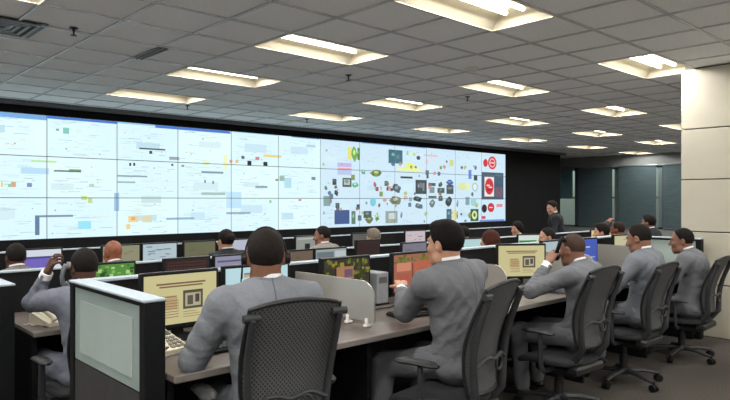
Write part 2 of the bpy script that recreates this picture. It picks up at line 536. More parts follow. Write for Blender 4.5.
for (a, b, c, d, col) in [
    (62, 128, 68, 134, (70, 170, 150)), (55, 129, 58, 131, (60, 90, 90)), (30, 160.5, 55, 162.5, (170, 215, 110)), (20, 168, 48, 174, (160, 205, 235)),
    (10, 182, 15, 187, (205, 120, 70)), (7, 184, 10, 187, (90, 180, 90)), (26, 183, 31, 187, (60, 90, 150)), (0, 182, 2, 187, (220, 190, 70)),
    (53, 170.5, 80, 172, (80, 100, 90)), (68, 169.5, 80, 171.2, (60, 110, 30)), (34, 216, 38.5, 235, (35, 60, 100)), (34, 215, 72, 217, (70, 90, 120)),
    (77, 221, 90, 229, (120, 215, 235)), (80, 196, 86, 200, (190, 210, 60)), (87, 198, 91, 203, (170, 200, 60)), (88, 184, 93, 187, (170, 180, 160)),
    (113, 193, 118, 211, (120, 165, 205)), (127, 216, 137, 222, (240, 190, 90)), (130, 217, 134, 220, (210, 90, 40)), (141, 216, 151, 222, (215, 195, 140)), (125, 224, 129, 229, (240, 190, 80)),
    (138, 148.5, 164, 150, (80, 90, 90)), (148, 151, 151, 154, (50, 60, 70)), (116, 175.5, 146, 177, (90, 110, 130)), (116, 181.5, 134, 183, (110, 130, 150)),
    (128, 163, 130, 166, (30, 40, 50)), (132, 163, 134, 166, (30, 40, 50)), (168, 157, 178, 160, (110, 120, 130)), (170, 164, 172, 166, (40, 50, 60)), (180, 165, 183, 167, (120, 90, 90)),
    (200, 171.5, 222, 173.5, (80, 100, 120)), (203, 180, 204.5, 183, (40, 60, 90)), (211, 181, 212.5, 184, (40, 60, 90)), (200, 192.5, 224, 195, (130, 160, 150)), (222, 155, 226, 169, (238, 238, 160)),
    (202, 162, 208, 165, (220, 225, 120)), (225, 192, 240, 208, (175, 215, 240)), (165, 217.5, 193, 219.5, (100, 140, 175)), (225, 212, 249, 214, (110, 130, 150)), (140, 196, 160, 203, (190, 215, 215)),
    (228, 160, 231, 163, (220, 120, 60)), (234, 160, 237, 163, (220, 160, 60)), (240, 156, 243, 159, (90, 90, 100)), (246, 161, 250, 166, (20, 30, 40)), (262, 162, 266, 166, (20, 30, 40)), (254, 157, 258, 160, (190, 70, 80)),
    (262, 155, 280, 157.5, (235, 190, 90)), (254, 186, 266, 188, (90, 110, 130)), (278, 176, 283, 181, (110, 150, 130)), (274, 179, 277, 181, (90, 80, 60)), (283, 178, 290, 188, (150, 205, 225)), (310, 177, 314, 180, (60, 80, 90)),
    (268, 200, 270, 203, (90, 180, 90)), (297, 199, 300, 201, (200, 80, 80)), (305, 145, 314, 147.5, (150, 190, 220)),
    (321, 163, 323, 166, (150, 200, 90)), (331, 179, 335, 185, (30, 45, 45)), (323, 186, 326, 190, (60, 90, 60)), (333, 190, 337, 196, (25, 35, 35)), (322, 196, 329, 206, (120, 150, 150)), (334, 203, 338, 208, (50, 60, 60)), (322, 211, 323, 215, (50, 70, 90)),
    (346, 147, 350, 160, (225, 220, 110)), (350, 147.5, 356, 160.5, (110, 160, 60)), (356, 148, 358, 160, (60, 110, 40)), (387, 150, 401, 163.5, (40, 95, 110)), (390, 153, 393, 156, (150, 190, 180)), (395, 155, 398, 159, (130, 180, 160)),
    (405, 151, 407, 155, (150, 200, 90)), (411, 153, 414, 156, (190, 210, 120)), (404, 163, 413, 171, (225, 235, 110)), (396, 168, 420, 171, (230, 235, 150)),
    (336, 163, 350, 167, (190, 170, 220)), (336, 168, 350, 170, (230, 150, 160)), (336, 170, 350, 175, (175, 190, 225)), (360, 169, 364, 175, (90, 150, 120)), (369, 170, 381, 176, (110, 130, 60)), (371, 170, 373, 176, (40, 60, 30)), (377, 170, 379, 176, (40, 60, 30)),
    (341, 178, 350, 187, (60, 70, 65)), (342.5, 179.5, 348.5, 185, (200, 215, 210)), (351, 182, 357, 188, (90, 160, 120)), (372, 182, 375, 187, (150, 60, 80)), (374, 187, 377, 191, (110, 40, 60)), (383, 181, 386, 186, (50, 90, 50)), (385, 186, 387, 191, (30, 40, 40)),
    (391, 184, 400, 193, (70, 85, 90)), (392, 184, 396, 188, (25, 35, 40)), (399, 176.5, 411, 178.5, (40, 50, 50)), (401, 184, 411, 192, (205, 232, 240)), (379, 186, 380, 190, (200, 60, 90)),
    (414, 180, 425, 194, (45, 55, 58)), (416, 182, 418, 192, (120, 130, 130)), (421, 183, 423, 191, (140, 150, 150)), (427, 183, 434, 186, (60, 70, 70)), (428, 187, 433, 193, (120, 135, 135)), (437, 182, 441, 187, (40, 60, 40)), (436, 188, 443, 193, (60, 70, 70)),
    (445, 180, 452, 185, (60, 80, 140)), (445, 185, 452, 194, (55, 62, 65)), (446, 187, 451, 189, (130, 140, 140)), (389, 195, 400, 206, (110, 115, 90)), (391, 197, 395, 203, (60, 60, 50)), (403, 195, 412, 203, (200, 228, 238)),
    (412, 196, 421, 202, (30, 40, 42)), (414, 203, 420, 209, (70, 85, 85)), (427, 196, 435, 198, (50, 60, 60)), (428, 200, 434, 207, (90, 110, 110)), (437, 196, 441, 201, (60, 70, 70)), (444, 197, 451, 206, (35, 45, 48)), (464, 197, 468, 205, (120, 150, 160)), (455, 200, 457, 207, (100, 120, 130)),
    (333, 210, 348, 224, (45, 70, 125)), (350, 211, 354, 224, (80, 110, 90)), (362, 211, 370, 218, (60, 75, 70)), (364, 216, 372, 223, (90, 105, 60)), (374, 212, 377, 222, (120, 170, 90)), (384, 211, 396, 223, (140, 150, 145)), (387, 213, 394, 219, (215, 225, 225)), (399, 212, 401, 218, (70, 100, 120)),
    (445, 209, 450, 220, (60, 90, 110)), (451, 210, 455, 220, (225, 215, 150)), (455, 210, 456.5, 220, (120, 110, 60)), (469, 209, 477, 221, (30, 75, 45)),
    (467, 170, 470, 179, (90, 120, 200)), (457, 183, 464, 190, (215, 225, 150)), (465, 184, 468, 190, (235, 235, 140)), (448, 160, 452, 166, (200, 210, 120)), (422, 155, 436, 156.5, (235, 170, 180)), (424, 160, 427, 164, (235, 190, 200)),
    (480, 172.5, 502, 199.5, (50, 70, 88)), (494, 174.5, 501, 184, (75, 105, 125)), (494, 187, 501, 197, (190, 100, 110)), (495, 204, 501, 207, (225, 120, 135)), (480, 216, 484, 219, (205, 60, 80)), (478, 219.5, 503, 222.5, (95, 130, 200))]:
    f = .34 if a < 320 else .10
    if max(col) - min(col) > 25 or a >= 320 or sum(col) > 330:
        col = tuple(int(q * (1 - f) + w * f) for q, w in zip(col, (216, 243, 250)))
    dark_pic = a > 320 and a < 470 and sum(col) < 420 and (c - a) < 13 and (d - b) > 3 and (a, b) not in ((333, 210), (387, 150))
    if dark_pic:
        (pblob if int(a + b) % 3 else prect)(a, b, c, d, col, 2)
        pblob(a + (c - a) * .25, b + (d - b) * .2, a + (c - a) * .7, b + (d - b) * .55, tuple(min(255, int(q * 1.3 + 30)) for q in col), 3)
    else:
        prect(a, b, c, d, col, 2)
prect(483, 177, 492.5, 196.5, (235, 225, 225), 3)
for k in range(70):            # small pictures on the shop-like pages at right
    u = rnd.uniform(322, 476); v0 = 141 + (u - 320) * .075; v = rnd.choice((rnd.uniform(v0 + 6, 176), rnd.uniform(178, 196), rnd.uniform(196, 222)))
    if v > 221: continue
    g = rnd.choice(((60, 72, 76), (96, 110, 112), (130, 150, 90), (150, 120, 110), (90, 120, 150), (40, 50, 52), (170, 190, 120), (200, 150, 150)))
    sz = rnd.uniform(1.2, 4.2)
    (pblob if rnd.random() < .7 else prect)(u, v, u + sz * .9, v + sz * 1.3, g, 2)
red = (205, 40, 55)
pdisc(490.8, 163, 4.3, 6.5, red); pdisc(484, 163, 2.3, 4, red); pdisc(490.8, 163, 3.0, 4.6, (235, 190, 190), 3); pdisc(490.8, 163, 2.2, 3.4, red, 4); prect(488.8, 162.3, 492.8, 163.6, (240, 200, 205), 5)
pdisc(487.8, 186.5, 4.3, 8.2, red, 4); prect(485.2, 184.6, 488.2, 186.2, (240, 205, 205), 5); prect(487.2, 186.6, 490.6, 188.0, (240, 205, 205), 5); prect(485, 189, 490, 190.5, (150, 20, 30), 5)
pdisc(482.8, 208.5, 2.6, 4.2, (35, 25, 35)); pdisc(489.5, 207.5, 3.3, 4.6, red); prect(487.7, 206.9, 491.3, 208.0, (245, 215, 220), 5)
pdisc(473, 215, 2.6, 4.4, (225, 232, 160), 3); pdisc(473, 215, 1.2, 2, (60, 110, 70), 4)
pdisc(371.5, 202, 3, 4.5, (120, 200, 215)); pdisc(473.5, 187, 3, 4.3, (170, 195, 190)); pdisc(473.5, 187, 2, 3, (215, 236, 240), 3)
pdisc(365, 203, 1, 1.6, (110, 160, 170)); pdisc(472, 202, 3, 4.3, (160, 205, 205))
M_face = [emit('display_face_a', srgb(216, 243, 250), WALL_EMIT), emit('display_face_b', srgb(203, 228, 243), WALL_EMIT), emit('display_face_c', srgb(222, 246, 248), WALL_EMIT)]
for ci in range(NCOL):
    for ri in range(3):
        px = VW_E[ci]; VW_P = VW_E[ci + 1] - px; pz = VW_Z0 + ri * VW_ROW
        pn = MB().box(px + .001, px + VW_P - .001, -.045, .02, pz + .001, pz + VW_ROW - .001).build('display_panel', M_blackp, vw)
        fm = M_face[(1 if ci > 6 else (0 if (ci + ri) % 3 else 2))]
        y = -.047
        MB().box(px + .005, px + VW_P - .005, y, -.0455, pz + .005, pz + VW_ROW - .005).build('screen', fm, pn)
        m = MB(); mats = []; mi = {}
        for it in content.get((ci, ri), []):
            c = it[5]
            if c not in mi:
                mi[c] = len(mats); mats.append(pal(c))
            yy = y - .0006 * it[6]
            if it[0] == 'r':
                _, a, b, c0, c1, _, _ = it
                m.add([(a, yy, c0), (b, yy, c0), (b, yy, c1), (a, yy, c1)], [(0, 1, 2, 3)], mi[c])
            elif it[0] == 'b':
                _, x, z, rx, rz, _, _, ph = it
                m.add([(x + rx * (.78 + .25 * math.sin(3 * 2 * PI * k / 14 + ph) * math.cos(2 * k + ph)) * math.cos(2 * PI * k / 14), yy, z + rz * (.80 + .22 * math.sin(2 * 2 * PI * k / 14 + ph)) * math.sin(2 * PI * k / 14)) for k in range(14)], [tuple(range(14))], mi[c])
            else:
                _, x, z, rx, rz, _, _ = it
                m.add([(x + rx * math.cos(2 * PI * k / 18), yy, z + rz * math.sin(2 * PI * k / 18)) for k in range(18)], [tuple(range(18))], mi[c])
        if m.f:
            m.build('page_content', mats, pn)['kind'] = 'stuff'

# ------------------------------------------------------------------ desk rows
def end_panel(x, y0, y1, zb, zt, label, th=.09):
    t = thing('end_panel', label, 'partition', (x, y0, zb))
    L = y1 - y0; H = zt - zb; zg = H - .39
    MB().bbox(0, th, 0, .05, 0, H - .012, .003).build('post', M_frame, t)
    MB().bbox(0, th, L - .05, L, 0, H - .012, .003).build('post', M_frame, t)
    MB().box(.008, th - .008, .05, L - .05, .04, zg).build('lower_panel', M_greyp, t)
    MB().box(.012, th - .012, .05, L - .05, zg, zg + .008).build('rail', M_frame, t)
    g = MB().box(.010, th - .010, .05, L - .05, zg + .008, H - .03).build('glass', M_frost, t)
    MB().box(.006, .0095, .13, L - .13, zg + .05, H - .09).build('etched_field', M_frost2, g)
    MB().box(.004, th - .004, .05, L - .05, H - .03, H - .012).build('top_rail', M_frame, t)
    MB().bbox(-.004, th + .004, -.004, L + .004, H - .012, H, .003).build('top_cap', M_alu, t)
    MB().box(.01, th - .01, .05, L - .05, 0, .04).build('plinth', M_frame, t)
    return t

def desk_row(x0, x1, yf, ys, zb, label_desk, label_screen, nsect, end_left=True):
    """a run of desks: worktop with legs, and the low screen behind it"""
    d = thing('desk', label_desk, 'desk', (x0, yf, zb))
    L = x1 - x0; dep = ys - yf - .01
    MB().bbox(0, L, .012, dep, .712, .74, .003).build('worktop', M_desk, d)
    MB().bbox(0, L, 0, .012, .710, .742, .004).build('front_edge', M_edge, d)
    MB().box(.02, L - .02, dep - .10, dep - .08, .12, .70).build('modesty_panel', M_frame, d)
    for k in range(nsect + 1):
        x = min(max(L * k / nsect, .03), L - .03)
        MB().bbox(x - .015, x + .015, .10, dep - .12, 0, .712, .002).build('leg', M_frame, d)
    MB().box(.02, L - .02, dep - .16, dep - .10, .60, .66).build('cable_tray', M_blackp, d)
    s = thing('desk_screen', label_screen, 'partition', (x0 + .003, ys, zb))
    L2 = L - .006
    MB().box(0, L2, .006, .054, .02, 1.035).build('core', M_frame, s)
    w = L2 / nsect
    for k in range(nsect):
        MB().bbox(k * w + .004, (k + 1) * w - .004, 0, .006, .10, 1.03, .002).build('fabric_panel', M_fabric, s)
        MB().bbox(k * w + .004, (k + 1) * w - .004, .054, .06, .10, 1.03, .002).build('fabric_panel', M_fabric, s)
    MB().bbox(0, L2, -.008, .068, 1.035, 1.05, .003).build('top_cap', M_alu, s)
    return d, s

YF, YS = 2.36, 3.245
end_panel(1.06, 2.43, 3.31, 0, 1.05, 'frosted glass end panel of the foreground desk row, left of the suited men')
desk_row(1.156, 6.98, YF, YS, 0, 'long grey-brown worktop of the foreground desk row', 'low dark screen with pale cap behind the foreground desks', 5)
end_panel(6.99, 2.40, 3.31, 0, 1.05, 'dark end panel of the foreground desk row beside the white pier')
end_panel(.975, 2.43 + DY, 3.31 + DY, LOW, 1.05 + DZ, 'dark end panel at the left edge of the photo')
desk_row(1.156, 10.9, YF + DY, YS + DY, LOW, 'dark worktop of the second desk row, with the telephone on its left', 'low dark screen behind the second desk row', 8)
end_panel(1.06, 2.43 + 2 * DY, 3.31 + 2 * DY, LOW, 1.05 + DZ, 'dark end panel of the third desk row, hidden beyond the left man')
desk_row(1.156, 10.9, YF + 2 * DY, YS + 2 * DY, LOW, 'worktop of the third desk row, nearest the video wall', 'low dark screen of the third desk row, facing the video wall', 8)

def divider(x, y0, y1, zb, label):
    """frosted glass divider with a rounded near corner, on two clips"""
    t = thing('desk_divider', label, 'divider', (x, y0, zb), 0, 'frosted desk dividers')
    L = y1 - y0; H = .225; r = .10
    pts = [(0, 0)] + [(L, 0), (L, H)] + [(r - r * math.sin(a), H - r + r * math.cos(a)) for a in [i * PI / 2 / 8 for i in range(9)]]
    m = MB(); n = len(pts)
    m.add([(-.005, p[0], .03 + p[1]) for p in pts] + [(.005, p[0], .03 + p[1]) for p in pts],
          [tuple(range(n)), tuple(range(n, 2 * n))[::-1]] + [(i, i + n, (i + 1) % n + n, (i + 1) % n) for i in range(n)])
    m.build('glass', M_divid, t)
    for y in (.06, .22):
        MB().bbox(-.022, .022, y - .016, y + .016, 0, .014, .004).bbox(-.012, .012, y - .012, y + .012, .012, .048, .003).build('clip', M_white, t)
    return t
divider(2.40, 2.50, 3.225, .742, 'frosted desk divider between the two nearest suited men')
divider(3.66, 2.50, 3.225, .742, 'frosted desk divider right of the second suited man')
divider(4.92, 2.50, 3.225, .742, 'frosted desk divider beyond the man with the telephone')
divider(6.15, 2.50, 3.225, .742, 'frosted desk divider nearest the white pier')

# ------------------------------------------------------------------ monitors
SCR = {}
def scr(c, s=.82):
    return emit('monitor_%d_%d_%d_%d' % (*c, int(s * 100)), srgb(*c), s)
def monitor(x, y, zb, yaw, label, face, marks=(), w=.43, h=.29, zc=None, group='desk monitors'):
    """marks: (x0,x1,z0,z1,colour) in 0..1 of the screen"""
    t = thing('monitor', label, 'monitor', (x, y, zb), yaw, group)
    z0 = .055; z1 = z0 + h
    MB().bbox(-w / 2, w / 2, 0, .035, z0, z1, .005).build('casing', M_blackp, t)
    b = .016
    s = MB().box(-w / 2 + b, w / 2 - b, -.002, .001, z0 + b + .006, z1 - b).build('screen', scr(face), t)
    if marks:
        m = MB(); mats = []; mi = {}
        W = w - 2 * b; H = h - 2 * b - .006
        for k, (a, c, d, e, col) in enumerate(marks):
            if col not in mi:
                mi[col] = len(mats); mats.append(scr(col))
            yy = -.0024 - .00008 * k
            m.add([(-W / 2 + a * W, yy, z0 + b + .006 + d * H), (-W / 2 + c * W, yy, z0 + b + .006 + d * H), (-W / 2 + c * W, yy, z0 + b + .006 + e * H), (-W / 2 + a * W, yy, z0 + b + .006 + e * H)], [(0, 1, 2, 3)], mi[col])
        m.build('page_content', mats, s)['kind'] = 'stuff'
    MB().bbox(-.03, .03, .034, .055, .006, z0 + h * .55, .004).build('neck', M_blackp, t)
    MB().lathe([(.001, 0), (.105, 0), (.105, .006), (.05, .012), (.001, .013)], 24, (0, .045, 0)).build('foot', M_blackp, t, smooth=True)
    return t
YEL = (214, 205, 150); INK = (130, 95, 70); DK = (70, 62, 50)
def doc_marks():
    m = [(.16, .84, .80, .835, INK), (.20, .80, .745, .775, INK), (.24, .44, .30, .58, (196, 170, 120)), (.52, .80, .28, .66, (84, 76, 62)), (.55, .77, .33, .60, (190, 180, 150)), (.58, .66, .36, .55, (90, 84, 70)), (.69, .75, .40, .57, (70, 66, 60)),
         (.26, .42, .55, .565, INK), (.52, .80, .64, .66, DK)]
    for k in range(7):
        m.append((.25 + .03 * (k % 2), .46, .14 + k * .055, .155 + k * .055, (150, 110, 84)))
    for k in range(3):
        m.append((.52, .80 - .05 * k, .12 + k * .05, .135 + k * .05, (165, 140, 110)))
    return m
def page_marks(seed, cols, n=14):
    r = random.Random(seed); out = []
    for k in range(n):
        a = r.uniform(.04, .7); d = r.uniform(.05, .9)
        out.append((a, min(.96, a + r.uniform(.06, .3)), d, min(.95, d + r.uniform(.015, .06)), r.choice(cols)))
    return out
def leaf_marks(seed, cols, n=90, x0=0, x1=1, z0=0, z1=1):
    r = random.Random(seed); out = []
    for k in range(n):
        a = r.uniform(x0, x1 - .08); d = r.uniform(z0, z1 - .08)
        out.append((a, a + r.uniform(.04, .10), d, d + r.uniform(.04, .12), r.choice(cols)))
    return out
ZT = .742
monitor(1.505, 3.00, ZT, 0, 'monitor with a yellowish document beside the frosted end panel', YEL, doc_marks())
monitor(1.985, 3.03, ZT, -.06, 'monitor with a pale cyan page behind the man with headset', (196, 232, 240), page_marks(2, [(120, 170, 190), (90, 120, 140), (160, 205, 215), (220, 170, 120)], 18))
monitor(2.66, 3.03, ZT, 0, 'monitor with a dark floral picture behind the frosted divider', (40, 38, 22), leaf_marks(4, [(70, 84, 20), (120, 120, 24), (150, 140, 40), (40, 60, 16), (90, 60, 30)], 120) + [(.25, .62, .10, .82, (170, 120, 84)), (.42, .60, .55, .75, (110, 80, 100))], w=.42)
monitor(3.26, 3.00, ZT, 0, 'monitor with a pink and orange picture left of the second man', (168, 104, 82), leaf_marks(9, [(90, 100, 30), (130, 120, 40)], 30, 0, 1, .75, 1.0) + [(.06, .42, .55, .78, (214, 140, 110)), (.50, .95, .50, .80, (190, 100, 70)), (.05, .4, .12, .48, (180, 90, 70)), (.44, .47, .05, .75, (120, 50, 40))])
monitor(4.50, 2.93, ZT, -.60, 'monitor with a yellowish document between second and third man', YEL, doc_marks())
monitor(5.64, 2.97, ZT, -.10, 'monitor with a blue page behind the shaven-headed man', (60, 90, 190), page_marks(5, [(190, 200, 220), (40, 60, 150)], 8))
monitor(5.18, 3.02, ZT, 0, 'monitor with a pale page hidden behind the third man', (180, 200, 205), page_marks(6, [(120, 140, 150)], 8))
monitor(6.60, 3.00, ZT, -.2, 'monitor with a cream page nearest the white pier', (205, 200, 160), page_marks(7, [(140, 130, 100)], 10))
ZT2 = .742 + LOW
Y2 = 3.0 + DY; Y3 = 3.0 + 2 * DY
G2 = 'monitors of the second row'; G3 = 'monitors of the third row'
monitor(1.86, Y2, ZT2, 0, 'second-row monitor with a bright green picture beside the phoning man', (90, 150, 60), leaf_marks(11, [(60, 120, 40), (140, 200, 90), (180, 220, 150), (40, 80, 30)], 60), group=G2)
monitor(2.52, Y2, ZT2, 0, 'second-row monitor with rows of dark red text', (36, 26, 26), [(.04 + .06 * (k % 15), .075 + .06 * (k % 15), .08 + .1 * (k // 15), .13 + .1 * (k // 15), (96, 56, 44)) for k in range(135)], group=G2)
monitor(2.98, Y2, ZT2, 0, 'second-row monitor with a lavender page', (150, 150, 176), [(.05, .95, .80, .86, (90, 88, 120)), (.05, .95, .55, .60, (110, 110, 140)), (.1, .6, .3, .34, (120, 120, 150))], group=G2)
monitor(3.66, Y2, ZT2, 0, 'second-row monitor with a brown page', (112, 96, 80), page_marks(12, [(90, 76, 60), (130, 112, 92)], 10), group=G2)
monitor(4.10, Y2, ZT2, 0, 'second-row monitor split into grey and white halves', (160, 172, 176), [(.02, .58, .1, .9, (110, 124, 128)), (.05, .55, .55, .60, (170, 180, 184)), (.62, .98, .08, .92, (196, 206, 208))], group=G2)
monitor(4.62, Y2, ZT2, 0, 'tall second-row monitor with a dark maroon screen', (52, 30, 26), [(.1, .9, .1, .9, (46, 26, 23))], w=.36, h=.35, group=G2)
monitor(5.35, Y2, ZT2, 0, 'second-row monitor with a dim lilac page left of second man', (128, 126, 140), page_marks(13, [(100, 100, 116)], 6), group=G2)
monitor(6.50, Y2, ZT2, -.2, 'second-row monitor with a pale cyan page right of second man', (190, 226, 226), [(.1, .5, .1, .25, (40, 60, 60)), (.1, .6, .5, .6, (120, 190, 180))], group=G2)
monitor(7.78, Y2, ZT2, -.45, 'second-row monitor with a green and white page', (220, 236, 226), [(.02, .72, .30, .72, (44, 140, 50)), (.02, .98, .05, .12, (60, 70, 60))], group=G2)
monitor(9.90, Y2, ZT2, -.5, 'second-row monitor with a yellow page beyond the fourth man', (226, 214, 140), page_marks(15, [(110, 100, 70), (240, 236, 220)], 12), group=G2)
monitor(1.90, Y3, ZT2, 0, 'third-row monitor with a purple window on white at far left', (226, 232, 242), [(.02, .80, .02, .72, (120, 104, 200)), (.02, .80, .66, .74, (70, 70, 140))], group=G3)
monitor(2.72, Y3, ZT2, 0, 'third-row monitor with an olive page behind the bald man', (150, 150, 120), page_marks(16, [(120, 120, 90)], 8), group=G3)
monitor(3.16, Y3, ZT2, 0, 'third-row monitor with a pale blue chart', (190, 210, 218), page_marks(17, [(130, 150, 170), (100, 120, 140)], 14), group=G3)
monitor(3.66, Y3, ZT2, 0, 'third-row monitor with a dull green page', (112, 112, 84), page_marks(18, [(96, 98, 72)], 8), group=G3)
monitor(4.13, Y3, ZT2, 0, 'third-row monitor with a lilac page beside the dark-haired pair', (196, 198, 216), [(.1, .4, .3, .8, (180, 180, 205)), (.1, .3, .1, .2, (120, 120, 150))], group=G3)
monitor(5.28, Y3, ZT2, 0, 'third-row monitor with a black box on a grey page', (150, 156, 150), [(.36, .58, .05, .62, (16, 18, 20)), (.05, .95, .85, .92, (190, 196, 190))], group=G3)
monitor(6.30, Y3, ZT2, 0, 'third-row monitor with a dark grey screen', (96, 98, 94), page_marks(19, [(70, 72, 70)], 8), group=G3)
monitor(7.45, Y3, ZT2, -.15, 'third-row monitor with a pinkish white page', (214, 200, 206), page_marks(20, [(180, 160, 170), (140, 120, 140)], 12), group=G3)
monitor(8.55, Y3, ZT2, 0, 'third-row monitor with a dim grey-blue page', (120, 130, 136), page_marks(21, [(90, 100, 106)], 8), group=G3)

# ------------------------------------------------------------------ things on the desks
def keyboard(x, y, z, yaw, label):
    t = thing('keyboard', label, 'keyboard', (x, y, z), yaw, 'keyboards')
    MB().bbox(-.22, .22, -.075, .075, 0, .018, .005).build('case', M_blackp, t)
    m = MB()
    for r in range(5):
        for c in range(17):
            m.box(-.21 + c * .0247, -.21 + c * .0247 + .020, -.066 + r * .027, -.066 + r * .027 + .021, .018, .025)
    k = m.build('keys', mat('key_caps', (.022, .022, .024), .5, noise=.1), t); k['kind'] = 'stuff'
keyboard(1.62, 2.66, ZT, .05, 'black keyboard in front of the yellowish document monitor')
keyboard(2.92, 2.62, ZT, -.2, 'black keyboard by the second man\'s arm')
keyboard(4.25, 2.64, ZT, -.3, 'black keyboard in front of the man with the telephone')
keyboard(5.2, 2.66, ZT, 0, 'black keyboard in front of the fourth man')
keyboard(5.85, 2.62, ZT, 0, 'black keyboard in front of the rightmost man')
def mouse(x, y, z, yaw, label):
    t = thing('computer_mouse', label, 'mouse', (x, y, z), yaw, 'computer mice')
    rows = []
    for i in range(9):
        a = -1 + 2 * i / 8
        w = .030 * math.sqrt(max(0.02, 1 - (abs(a)) ** 2.6)); hh = .034 * math.sqrt(max(.03, 1 - abs(a * .95) ** 2)) * (1 - .2 * a)
        rows.append([(w * math.cos(PI * k / 8), a * .055, hh * math.sin(PI * k / 8)) for k in range(9)])
    MB().grid(rows).build('shell', M_blackp, t, smooth=True)
    MB().cyl((-.004, .03, .027), (.004, .03, .027), .008, 10).build('wheel', M_greyplast, t)
mouse(3.10, 2.80, ZT, .2, 'black mouse near the pink picture monitor')
mouse(1.95, 2.62, ZT, 0, 'black mouse hidden beside the man with headset')
def desk_phone(x, y, z, yaw, label, with_handset=True):
    t = thing('telephone', label, 'telephone', (x, y, z), yaw, 'desk telephones')
    m = MB()
    prof = [(-.10, 0), (-.10, .022), (.10, .085), (.10, 0)]
    n = 4
    m.add([(-.09, p[0], p[1]) for p in prof] + [(.09, p[0], p[1]) for p in prof], [(0, 1, 2, 3), (7, 6, 5, 4), (0, 4, 5, 1), (1, 5, 6, 2), (2, 6, 7, 3), (3, 7, 4, 0)])
    m.build('base', M_beige, t)
    sl = Matrix.Translation((0, -.10, .022)) @ Matrix.Rotation(math.atan2(.063, .20), 4, 'X')
    MB().box(-.015, .08, .135, .185, .001, .004, M=sl).build('display', mat('phone_display', (.05, .07, .05), .2, noise=.05), t)
    for r in range(4):
        for c in range(3):
            MB().bbox(0 + c * .028, .021 + c * .028, .015 + r * .028, .034 + r * .028, .001, .006, .001, M=sl).build('key', mat('phone_key', (.16, .15, .12), .5, noise=.05), t)
    if with_handset:
        hs = MB().tube([sl @ Vector(p) for p in ((-.055, -.005, .018), (-.055, .02, .035), (-.055, .10, .040), (-.055, .18, .035), (-.055, .205, .018))], [.022, .020, .016, .020, .022], 10, flat=((1, 0, 0), .8))
        hs.build('handset', M_beige, t, smooth=True)
    cord = [(-.09 - .02 * math.sin(i * .9) - .002 * i, -.08 + .012 * i, .008 + .004 * math.sin(i * 2.1)) for i in range(16)]
    MB().tube(cord, .004, 6).build('cord', M_beige, t)
desk_phone(1.33, 4.52, ZT2, .35, 'beige desk telephone on the second-row desk at left')
desk_phone(1.30, 2.80, ZT, .2, 'beige desk telephone tucked behind the frosted end panel')
# small grey computers
def mini_pc(x, y, z, yaw, label):
    t = thing('mini_computer', label, 'computer', (x, y, z), yaw)
    MB().bbox(-.055, .055, -.09, .09, .012, .22, .005).build('case', M_greyplast, t)
    MB().bbox(-.075, .075, -.08, .08, 0, .012, .003).build('stand', M_blackp, t)
    MB().box(-.035, .035, -.094, -.0905, .15, .19).build('front_vent', mat('pc_vent', (.08, .085, .09), .5, noise=.1), t)
mini_pc(2.965, 3.10, ZT, 0, 'upright grey mini computer between floral and pink monitors')
def tower(x, y, z, label):
    t = thing('computer_tower', label, 'computer', (x, y, z))
    MB().bbox(-.09, .09, -.20, .20, .008, .42, .006).build('case', mat('tower_case', (.10, .105, .12), .4, noise=.08), t)
    MB().bbox(-.075, .075, -.209, -.198, .03, .40, .003).build('front_panel', M_greyplast, t)
    MB().cyl((.05, -.2095, .06), (.05, -.212, .06), .010, 10).build('power_light', emit('blue_light', (.15, .4, 1.0), 3.0), t)
    for sx in (-.06, .06):
        MB().bbox(sx - .015, sx + .015, -.17, .17, 0, .009, .002).build('foot', M_blackp, t)
tower(1.34, 4.74, LOW, 'grey computer tower with blue light under the second-row desk')
def paper_sheet(x, y, z, yaw, label):
    m = MB(); rows = []
    for i in range(6):
        rows.append([(-.105 + .042 * k, -.148 + .059 * i, .0008 + .004 * max(0, i - 3) * abs(k - 2.5) / 2.5) for k in range(6)])
    m.grid(rows)
    o = m.build('paper_sheet', mat('paper', (.62, .60, .55), .8, noise=.04), None, smooth=True)
    o.location = (x, y, z); o.rotation_euler = (0, 0, yaw)
    md = o.modifiers.new('thick', 'SOLIDIFY'); md.thickness = .0006
    tag(o, label, 'paper')
paper_sheet(3.46, 2.60, ZT + .001, .3, 'loose white paper sheet on the desk behind the second man')
# monitor cable on the desk
c = MB().tube([(2.50 + .07 * i, 2.86 + .03 * math.sin(i * .8) + .012 * i, ZT + .005 + .004 * (i % 2)) for i in range(9)], .0045, 6).build('desk_cable', M_blackp)
tag(c, 'black cable lying on the desk beside the frosted divider', 'cable')

